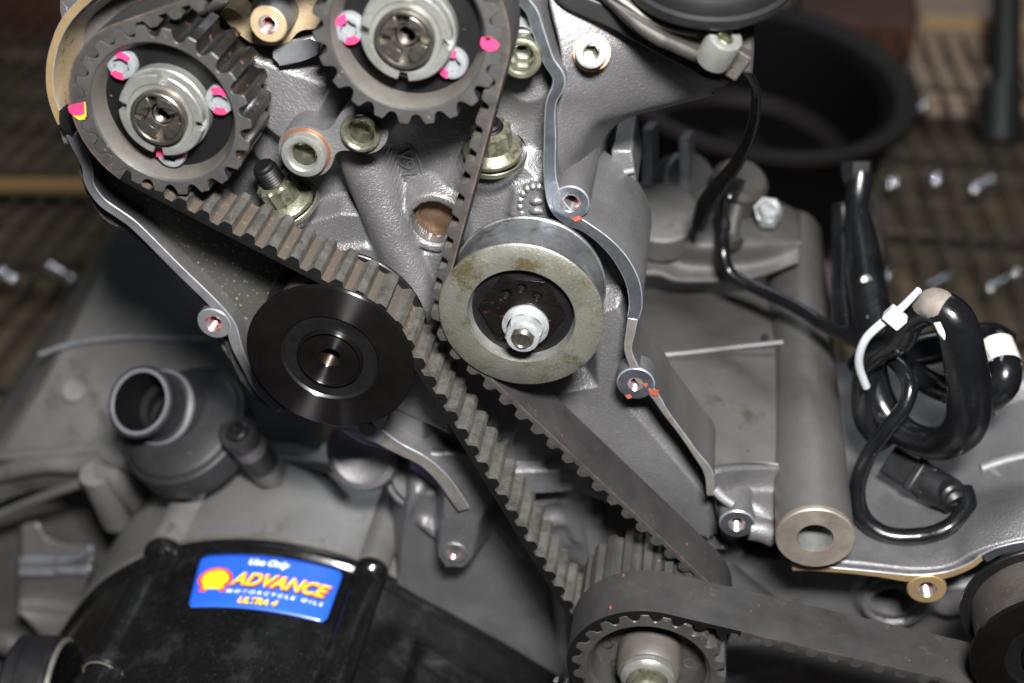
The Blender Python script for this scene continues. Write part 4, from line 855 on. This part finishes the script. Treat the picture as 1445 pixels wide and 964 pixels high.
# ------------------------------------------------------------------ fins and fittings behind the right rim
fn = thing('rear_fin_block', 'blurred block of upright cooling fins and studs behind the right side of the head', 'engine casing', at(960, 300, 140))
for x0, x1, yt, yb, Y in ((905, 920, 182, 262, 150), (957, 972, 195, 275, 165)):
    m = M(); a = at(x0, yt, Y); b = at(x1, yt, Y); c_ = at(x1, yb, Y); d = at(x0, yb, Y); o2 = np.array([2, 14, -3.])
    m.add([a, b, c_, d, a+o2, b+o2, c_+o2, d+o2], [[0, 1, 2, 3], [7, 6, 5, 4], [0, 4, 5, 1], [1, 5, 6, 2], [2, 6, 7, 3], [3, 7, 4, 0]], 0, True); m.obj('fin', EDGE, fn, bevel=.6)
m = M(); lathe(m, at(975, 262, 172), [(14, -8), (14, 0), (13, 1), (.01, 2)], (.6, -.5, .5), 48); m.obj('round_boss', CAST, fn)
m = M(); lathe(m, at(1045, 255, 160), [(11, -22), (11, 0), (9, 2.5), (.01, 3)], (.2, -.3, .9), 48); m.obj('round_boss', BRACKET, fn)
m = M(); lathe(m, at(935, 300, 140), [(14, -12), (14, 0), (13, 1), (8, 1.2), (.01, 1.2)], (.0, -.4, .9), 48); m.obj('round_boss', CAST_WARM, fn)
m = M(); tube(m, A3([(1086, 297, 150), (1082, 296, 146)]), [5, 5], 6, sub=1); lathe(m, at(1085, 300, 148), [(5, -4), (5, 3), (4, 4.4), (.01, 4.6)], (0, -.5, .86), 6, flat=True); m.obj('bright_bolt', ZINC_W, fn)
patch('fin_base', PA([
    [(858, 225, 170), (930, 270, 170), (1010, 260, 175), (1090, 280, 180), (1130, 300, 185)],
    [(862, 290, 150), (930, 300, 152), (1000, 310, 150), (1080, 325, 150), (1130, 330, 160)],
    [(875, 330, 135), (930, 330, 138), (985, 345, 132), (1060, 345, 138), (1130, 340, 150)],
    [(885, 352, 140), (935, 350, 142), (965, 372, 136), (1060, 372, 140), (1130, 350, 148)],
    [(890, 385, 128), (930, 385, 130), (965, 395, 130), (1060, 390, 135), (1130, 370, 145)]]), CAST_DK, fn, sub=7)
blk = [(862, 212, 66), (892, 212, 66), (899, 262, 62), (893, 292, 62), (868, 285, 66)]
m = M(); plate(m, [[xz(x, y, 64) for x, y, _ in blk]], 64, 90); m.obj('side_block', CAST, fn, bevel=.8)
rib('block_ridge', [(864, 247, 63), (895, 240, 63)], 1.0, CAST_BR, fn); rib('block_ridge', [(866, 272, 63), (885, 280, 63)], .8, CAST_BR, fn)
# ------------------------------------------------------------------ gold camshaft cover, top left
gv = thing('gold_camshaft_cover', 'gold primed camshaft cover wrapping the left sprocket at the top left', 'engine cover', at(250, 0, 30))
rimpart('gold_rim', [(215, -50), (150, -22), (116, 4), (94, 28), (80, 55), (71, 88), (70, 122), (76, 150), (88, 176)], [12, 12, 12, 12, 11, 11, 11, 12, 15], RIM_GOLD, GOLD, gv, Y0=19, depth=26)
patch('gold_inner_wall', PA([[(240, -50, 24), (250, -50, 50)], [(140, 0, 24), (160, 10, 50)], [(96, 44, 24), (125, 60, 50)], [(84, 100, 24), (115, 120, 50)], [(92, 150, 24), (120, 190, 50)], [(105, 200, 26), (135, 230, 50)]]), CREAM, gv, sub=6)
m = M(); plate(m, [smooth([xz(*q, 36) for q in [(100, -60), (430, -60), (460, 60), (420, 110), (330, 110), (250, 60), (150, 60), (112, 130)]], 5, True)], 38, 44); m.obj('cover_back', CAST_DK, gv)
m = M(); plate(m, [smooth([xz(*q, 24) for q in [(315, 22), (320, 10), (332, 12), (352, 22), (372, -30), (455, -40), (462, 30), (425, 42), (405, 60), (372, 62), (350, 55)]], 5, True)], 23, 32); m.obj('gold_lug', GOLD, gv, bevel=.7)
boss(378, 35, 12, 27, 11.5, 22, [GOLD, THREAD], gv)
m = M(); plate(m, [A2([(318, 36), (352, 62), (402, 68), (440, 42), (445, 62), (402, 90), (350, 75), (312, 52)], 26)], 27, 33); m.obj('black_seal', GASKET, gv)
m = M(); plate(m, [smooth(A2([(84, 156), (92, 158), (100, 180), (102, 190), (92, 184), (85, 178)], 18.5), 2, True)], 18.4, 22); m.obj('black_seal', GASKET, gv)
pl = M(); plate(pl, [smooth(A2([(384, 72), (440, 52), (448, 78), (400, 93), (392, 90)], 20), 2, True)], 20, 22); tag(pl.obj('scratched_tab', SCORE, bevel=.3), 'small scratched bright metal tab between the two sprockets', 'metal tab')
m = M(); tube(m, A3([(345, 92, 32), (375, 90, 32), (440, 75, 34)]), [6, 5.6, 6], 20, sub=4); m.obj('cover_rib', CAST, gv)
# ------------------------------------------------------------------ wiring loom at the right
def cable(name, pts, r, mt, parent, n=16, flat=1.0, sub=8):
    m = M(); tube(m, A3(pts), r, n, sub=sub, flat=flat); return m.obj(name, mt, parent, ang=60)
strap = thing('rubber_strap', 'flat dark rubber strap curving down from the bolt beside the black cap', 'strap', at(1050, 180, 60))
cable('strap_band', [(1012, 66, 44), (1040, 88, 46), (1060, 110, 50), (1067, 140, 58), (1060, 185, 70), (1040, 230, 84), (1015, 262, 96), (994, 292, 106), (984, 318, 112)], [3, 3, 2.4, 2.2, 2.2, 2.4, 3, 3.6, 3.2], SLEEVE, strap, flat=.45)
lm = thing('wiring_loom', 'bundle of black sleeved cables looping over the case at right, dust on its top bend', 'cable bundle', at(1290, 560, 50))
cable('cable', [(1040, 250, 150), (1026, 290, 145), (1020, 345, 124), (1030, 385, 118), (1070, 408, 112), (1120, 432, 101), (1165, 460, 88), (1215, 483, 72), (1250, 492, 62)], [3.6, 3.2, 2.6, 2.4, 2.4, 2.3, 2.4, 2.6, 3], SLEEVE, lm)
cable('cable', [(1040, 290, 140), (1032, 330, 134), (1040, 345, 130)], 3, BRACKET, lm)
cable('big_sleeve', [(1210, 520, 58), (1240, 492, 56), (1268, 478, 52), (1286, 450, 48), (1318, 434, 42), (1346, 452, 38), (1360, 500, 36), (1368, 560, 36), (1360, 604, 38), (1325, 626, 44), (1278, 612, 52), (1244, 572, 60), (1232, 520, 66), (1240, 490, 70)], [4, 4.6, 5, 4.6, 5.2, 6.0, 6.2, 6.6, 6.4, 5.4, 5, 5.2, 4.6, 4], SLEEVE, lm, n=24)
m = M(); tube(m, A3([(1300, 436, 44.4), (1318, 429.5, 40.8), (1334, 436, 38.6)]), [3.6, 4.9, 4.4], 18, sub=6); m.obj('dust_patch', DUSTY, lm)
m = M(); tube(m, A3([(1322, 455, 34.6), (1330, 468, 34), (1336, 480, 33.4)]), [1.0, 1.4, .7], 10, sub=4); m.obj('scuff_mark', TAPE, lm)
cable('thin_cable', [(1250, 500, 60), (1272, 520, 52), (1284, 545, 46), (1276, 575, 42), (1252, 605, 40), (1224, 645, 38), (1210, 690, 36), (1218, 730, 33), (1250, 755, 30), (1300, 757, 29), (1340, 744, 30), (1364, 716, 36), (1360, 690, 42)], [2.4, 2.5, 2.5, 2.4, 2.4, 2.5, 2.6, 2.8, 3.0, 2.9, 2.9, 3.0, 3], SLEEVE, lm)
cable('thin_cable', [(1226, 500, 64), (1222, 545, 62), (1226, 590, 60), (1250, 625, 58)], [4, 4.6, 5, 4.5], SLEEVE, lm)
cable('thin_cable', [(1280, 520, 66), (1320, 545, 66), (1370, 560, 70), (1400, 552, 74)], [4, 4.2, 4.4, 4], SLEEVE, lm)
cable('thin_cable', [(1270, 500, 70), (1320, 490, 74), (1370, 478, 80), (1400, 474, 84), (1424, 484, 84)], [5, 5.5, 5, 4.5, 4], SLEEVE, lm)
lp = cable('labelled_cable', [(1392, 512, 80), (1398, 488, 78), (1408, 480, 74), (1413, 500, 68), (1418, 524, 62), (1412, 545, 60), (1390, 562, 62), (1360, 566, 66)], [3.6, 4, 4.2, 4.6, 5.2, 5.4, 5.2, 4.6], SLEEVE, lm)
m = M(); tube(m, A3([(1406, 484, 72.4), (1411, 500, 68.2), (1416, 517, 63.4)]), [5.2, 5.5, 5.8], 28, sub=4, caps=False); lt = m.obj('white_label', TAPE, lm)
v, f = text_mesh('234407', 1, 0, .02); p0 = at(1406, 510, 60.5); p1 = at(1402.5, 489, 64.5); dx = (p1-p0); dy = np.cross(dx/np.linalg.norm(dx), -c_f)
for k, off in ((0, 0), (1, 4.2)):
    w_ = v[:, 0].max()-v[:, 0].min(); m = M(); m.add([(p0+p1)/2+dx*q[0]/w_*.95-dy*(q[1]*1.7-off+2)-c_f*(.9-.05*off*off) for q in v], f); m.obj('label_print', INK, lt, ang=0)
bx = thing('cable_connector', 'black rectangular plug under the cable loop, thin cable going in at its right end', 'connector', at(1300, 670, 52))
def obox(m, c, ex, ey, ez, sx, sy, sz):
    v = [c+ex*sx*a+ey*sy*b+ez*sz*d for a in (-.5, .5) for b in (-.5, .5) for d in (-.5, .5)]
    m.add(v, [[0, 1, 3, 2], [4, 6, 7, 5], [0, 4, 5, 1], [2, 3, 7, 6], [0, 2, 6, 4], [1, 5, 7, 3]])
pa, pb_ = at(1258, 652, 58), at(1318, 686, 46); ex = (pb_-pa)/np.linalg.norm(pb_-pa); ez = -c_f-ex*(-c_f@ex); ez /= np.linalg.norm(ez); ey = np.cross(ez, ex)
m = M(); obox(m, (pa+pb_)/2, ex, ey, ez, 17, 10.5, 9); m.obj('plug_body', BLACKPLAS, bx, bevel=.7)
m = M(); obox(m, (pa+pb_)/2+ex*3, ex, ey, ez, 3, 12, 10.4); m.obj('plug_collar', BLACKPLAS, bx, bevel=.5)
m = M(); tube(m, [pb_-ex*2, pb_+ex*6, pb_+ex*10-ey*1.5], [6, 5.6, 4.6], 24, sub=5); m.obj('plug_boot', BLACKPLAS, bx, ang=40)
m = M(); lathe(m, at(1345, 700, 38), [(3.8, -5), (4, 0), (3.2, .8), (2.2, .4), (.01, .2)], (.3, -.9, .2), 24); m.obj('plug_seal', BLACKPLAS, bx)
hs = thing('upright_hose_ends', 'pair of upright black cable ends standing behind the mounting tube', 'cable ends', at(1205, 400, 110))
cable('hose_end', [(1214, 246, 150), (1210, 290, 142), (1216, 340, 130), (1222, 400, 112), (1232, 470, 88), (1240, 500, 76)], [5.2, 4.4, 5.6, 7, 7, 6], SLEEVE, hs, n=20)
m = M(); tube(m, A3([(1209, 228, 152), (1209, 246, 150), (1211, 262, 148)]), [5.8, 5.6, 4.4], 6, sub=3); m.obj('hose_cap', BLACKPLAS, hs, ang=30)
cable('hose_end', [(1190, 288, 150), (1192, 340, 140), (1190, 400, 120), (1196, 470, 96)], [4.2, 4.6, 4.6, 4.6], SLEEVE, hs)
for q in ((1222, 396, 106), (1188, 318, 144)):
    m = M(); lathe(m, at(*q), [(2.2, 0), (1.8, 1.2), (.01, 1.7)], -c_f, 16); m.obj('rivet', ZINC, hs)
ct = thing('cable_tie', 'white nylon cable tie round the loom with its tail sticking up', 'cable tie', at(1235, 470, 40))
cable('tie_band', [(1222, 545, 52), (1213, 520, 48), (1213, 500, 45), (1222, 478, 42), (1240, 460, 40), (1258, 447, 39)], 1.35, NYLON, ct, n=10)
cable('tie_tail', [(1258, 447, 39), (1275, 432, 38), (1297, 409, 37)], [1.3, 1.2, 1.0], NYLON, ct, n=8)
pc = at(1263, 448, 38); m = M(); e_ = at(1275, 432, 38)-at(1250, 455, 38); e_ /= np.linalg.norm(e_); f_ = -c_f-e_*(-c_f@e_); f_ /= np.linalg.norm(f_); obox(m, pc, e_, np.cross(f_, e_), f_, 4.4, 6, 4.6); m.obj('tie_head', NYLON, ct, bevel=.5)
# ------------------------------------------------------------------ workshop behind: shelf, wheel, boxes
ZS = -290.0
def mesh_box(name, c, sx, sy, sz, mt, parent=None, rot=0, bevel=3):
    ex_, ey_ = np.array([cos(rot), sin(rot), 0]), np.array([-sin(rot), cos(rot), 0]); m = M(); obox(m, np.array(c, float), ex_, ey_, np.array([0, 0, 1.]), sx, sy, sz); return m.obj(name, mt, parent, bevel=bevel)
m = M(); m.add([(-6000, -1500, -900), (6000, -1500, -900), (6000, 7000, -900), (-6000, 7000, -900)], [[0, 1, 2, 3]]); tag(m.obj('floor', FLOOR, None, ang=0), kind='structure')
m = M(); m.add([(-6000, 5200, -900), (6000, 5200, -900), (6000, 5200, 3000), (-6000, 5200, 3000)], [[0, 1, 2, 3]]); tag(m.obj('wall', FLOOR, None, ang=0), kind='structure')
m = M(); obox(m, np.array([150, 1130, ZS-46.]), np.array([1., 0, 0]), np.array([0, 1., 0]), np.array([0, 0, 1.]), 2400, 1640, 8); tag(m.obj('shelf_liner', LINER), 'large brown liner sheet lying under the blurred wire shelf', 'liner')
# work stand under the engine
sd = thing('engine_stand', 'dark stand carrying the engine, all but hidden beneath it', 'stand', (40, 150, -420))
mesh_box('stand_beam', (0, 180, -330), 420, 60, 40, POSTM, sd); mesh_box('stand_beam', (-190, 180, -620), 50, 50, 540, POSTM, sd); mesh_box('stand_beam', (190, 180, -620), 50, 50, 540, POSTM, sd)
sh = thing('wire_shelf', 'blurred chrome wire shelf behind the engine with glinting truss wires', 'shelf', (100, 1100, ZS))
y0s, y1s = 330, 1700
for k in range(80):
    x = -760+k*21.5; m = M(); tube(m, [(x, y0s, ZS), (x-30, y1s, ZS)], 2.0, 6, sub=1); m.obj('wire', CHROME_DK, sh)
for yy in (330, 480, 620, 760, 905, 1090, 1330, 1690):
    m = M(); tube(m, [(-780, yy, ZS-6), (1000, yy, ZS-6)], 4.2, 8, sub=1); m.obj('cross_bar', CHROME_DK, sh)
    m = M(); tube(m, [(-780, yy, ZS-34), (1000, yy, ZS-34)], 4.2, 8, sub=1); m.obj('cross_bar', CHROME_DK, sh)
def zz(p0, p1, D, r=4.0):
    a, b = atd(*p0, D), atd(*p1, D); m = M(); tube(m, [a, b], r, 24, sub=1)
    for q in (a, b): lathe(m, q, [(r*1.2*sin(t)+.001, -r*1.2*cos(t)) for t in np.linspace(0, pi, 13)], (0, 0, 1), 24)
    m.obj('truss_wire', CHROME, sh)
    a, b = atd(*p0, D), atd(*p1, D); m = M(); tube(m, [a, b], r, 14, sub=1); m.obj('truss_wire', CHROME, sh)
for p0, p1 in (((1285, 163), (1303, 152)), ((1318, 257), (1322, 253)), ((1375, 268), (1398, 256)), ((1250, 391), (1253, 389)), ((1308, 408), (1340, 390)), ((1398, 408), (1434, 388)), ((2, 386), (18, 396)), ((70, 378), (98, 396)), ((1255, 262), (1262, 258))):
    zz(p0, p1, 940 if p0[1] > 300 else (1010 if p0[1] > 200 else 1130))
ob = thing('yellow_brown_rail', 'blurred yellow-brown rail crossing the left background', 'rail', atd(60, 262, 1000))
m = M(); tube(m, [atd(-60, 262, 1000), atd(60, 262, 1000), atd(330, 266, 1010)], 7, 10, sub=1); m.obj('rail', mat('rail_ochre', (.2, .13, .05), .5), ob)
ob2 = thing('ochre_shelf_bar', 'blurred dull ochre bar behind the left casing, below the upper rail', 'rail', atd(60, 400, 1000))
m = M(); tube(m, [atd(-60, 404, 980), atd(60, 402, 980), atd(330, 404, 990)], 5, 10, sub=1); m.obj('bar', mat('bar_ochre', (.11, .085, .045), .5), ob2)
wh = thing('car_wheel', 'large blurred black wheel rim lying on the shelf behind the engine', 'wheel', atd(1085, 110, 960))
wo = atd(1070, 105, 960); wa = np.array([.10, -.10, 1]); wa /= np.linalg.norm(wa)
m = M(); lathe(m, wo, [(96, -9), (101, -4), (113, 4), (118, 3), (118, -6), (108, -14), (104, -80), (108, -100), (120, -108), (120, -130), (100, -134)], wa, 96); m.obj('rim_barrel', WHEEL, wh, ang=50)
m = M(); lathe(m, wo, [(96, -9), (92, -30), (88, -70), (60, -84), (20, -84), (18, -60), (.01, -60)], wa, 96); m.obj('wheel_dish', WHEEL, wh, ang=50)
m = M(); lathe(m, wo, [(101, -4.5), (110, 3.2), (117.2, 4.4), (119, 3), (118.6, -3)], wa, 96); m.obj('lip', TYRE, wh, ang=50)
m = M(); lathe(m, wo, [(112, -100), (124, -106), (129, -112), (130, -120), (126, -126)], wa, 96); m.obj('lower_lip', LOWLIP, wh, ang=50)
m = M(); lathe(m, wo, [(88.4, -62), (84, -60), (82, -66), (78, -72)], wa, 96); m.obj('inner_lip', TYRE, wh, ang=50)
q = atd(1255, 75, 1350); tag(mesh_box('brown_box', q+np.array([0, 60, -10]), 190, 120, 80, RUSTBOX, None, .05), 'blurred dark reddish brown box behind the black wheel', 'box')
q = atd(1382, 85, 1330); bxo = thing('cardboard_box', 'blurred pale cardboard box right of the brown box', 'box', q)
mesh_box('box_body', q+np.array([10, 60, -12]), 150, 120, 110, CARD, bxo, -.05); mesh_box('yellow_strip', q+np.array([8, -2, 38]), 142, 3, 16, TAPEC, bxo, -.05, 1)
q = atd(1415, 60, 1090); pt = thing('shelf_post', 'blurred dark upright shelf post at the top right corner', 'post', q-np.array([0, 0, 200]))
m = M(); tube(m, [atd(1418, 175, 1090), atd(1424, -200, 1090)], 12, 20, sub=1); m.obj('post_tube', POSTM, pt)
m = M(); tube(m, [atd(1412, 200, 1090), atd(1414, 120, 1090)], 17, 20, sub=1); m.obj('post_sleeve', POSTM, pt)
for k, (x, y, D, sx, sz, mt_) in enumerate(((1165, -2, 1500, 150, 60, PALEGOODS), (1300, -8, 1500, 130, 60, PALEGOODS), (1470, 40, 1400, 80, 160, CARD), (1380, 130, 1250, 150, 24, CARD))):
    q = atd(x, y, D); tag(mesh_box('storage_box', q, sx, 70, sz, mt_, None, .03*k), ['blurred pale box left along the top edge behind the wheel', 'blurred pale box above the brown box at the top edge', 'blurred tan box right of the dark post', 'flat tan box lid on the shelf below the cardboard box'][k], 'box')
for k, (x, y, D, sx, sz, mt_) in enumerate(((30, 60, 1500, 260, 160, RUSTBOX), (60, 330, 1150, 300, 60, FLOOR))):
    q = atd(x, y, D); tag(mesh_box('storage_box', q, sx, 90, sz, mt_, None, .05*k), ['blurred dark brown box in the top left corner', 'blurred brown box between the two ochre rails at the left'][k], 'box')
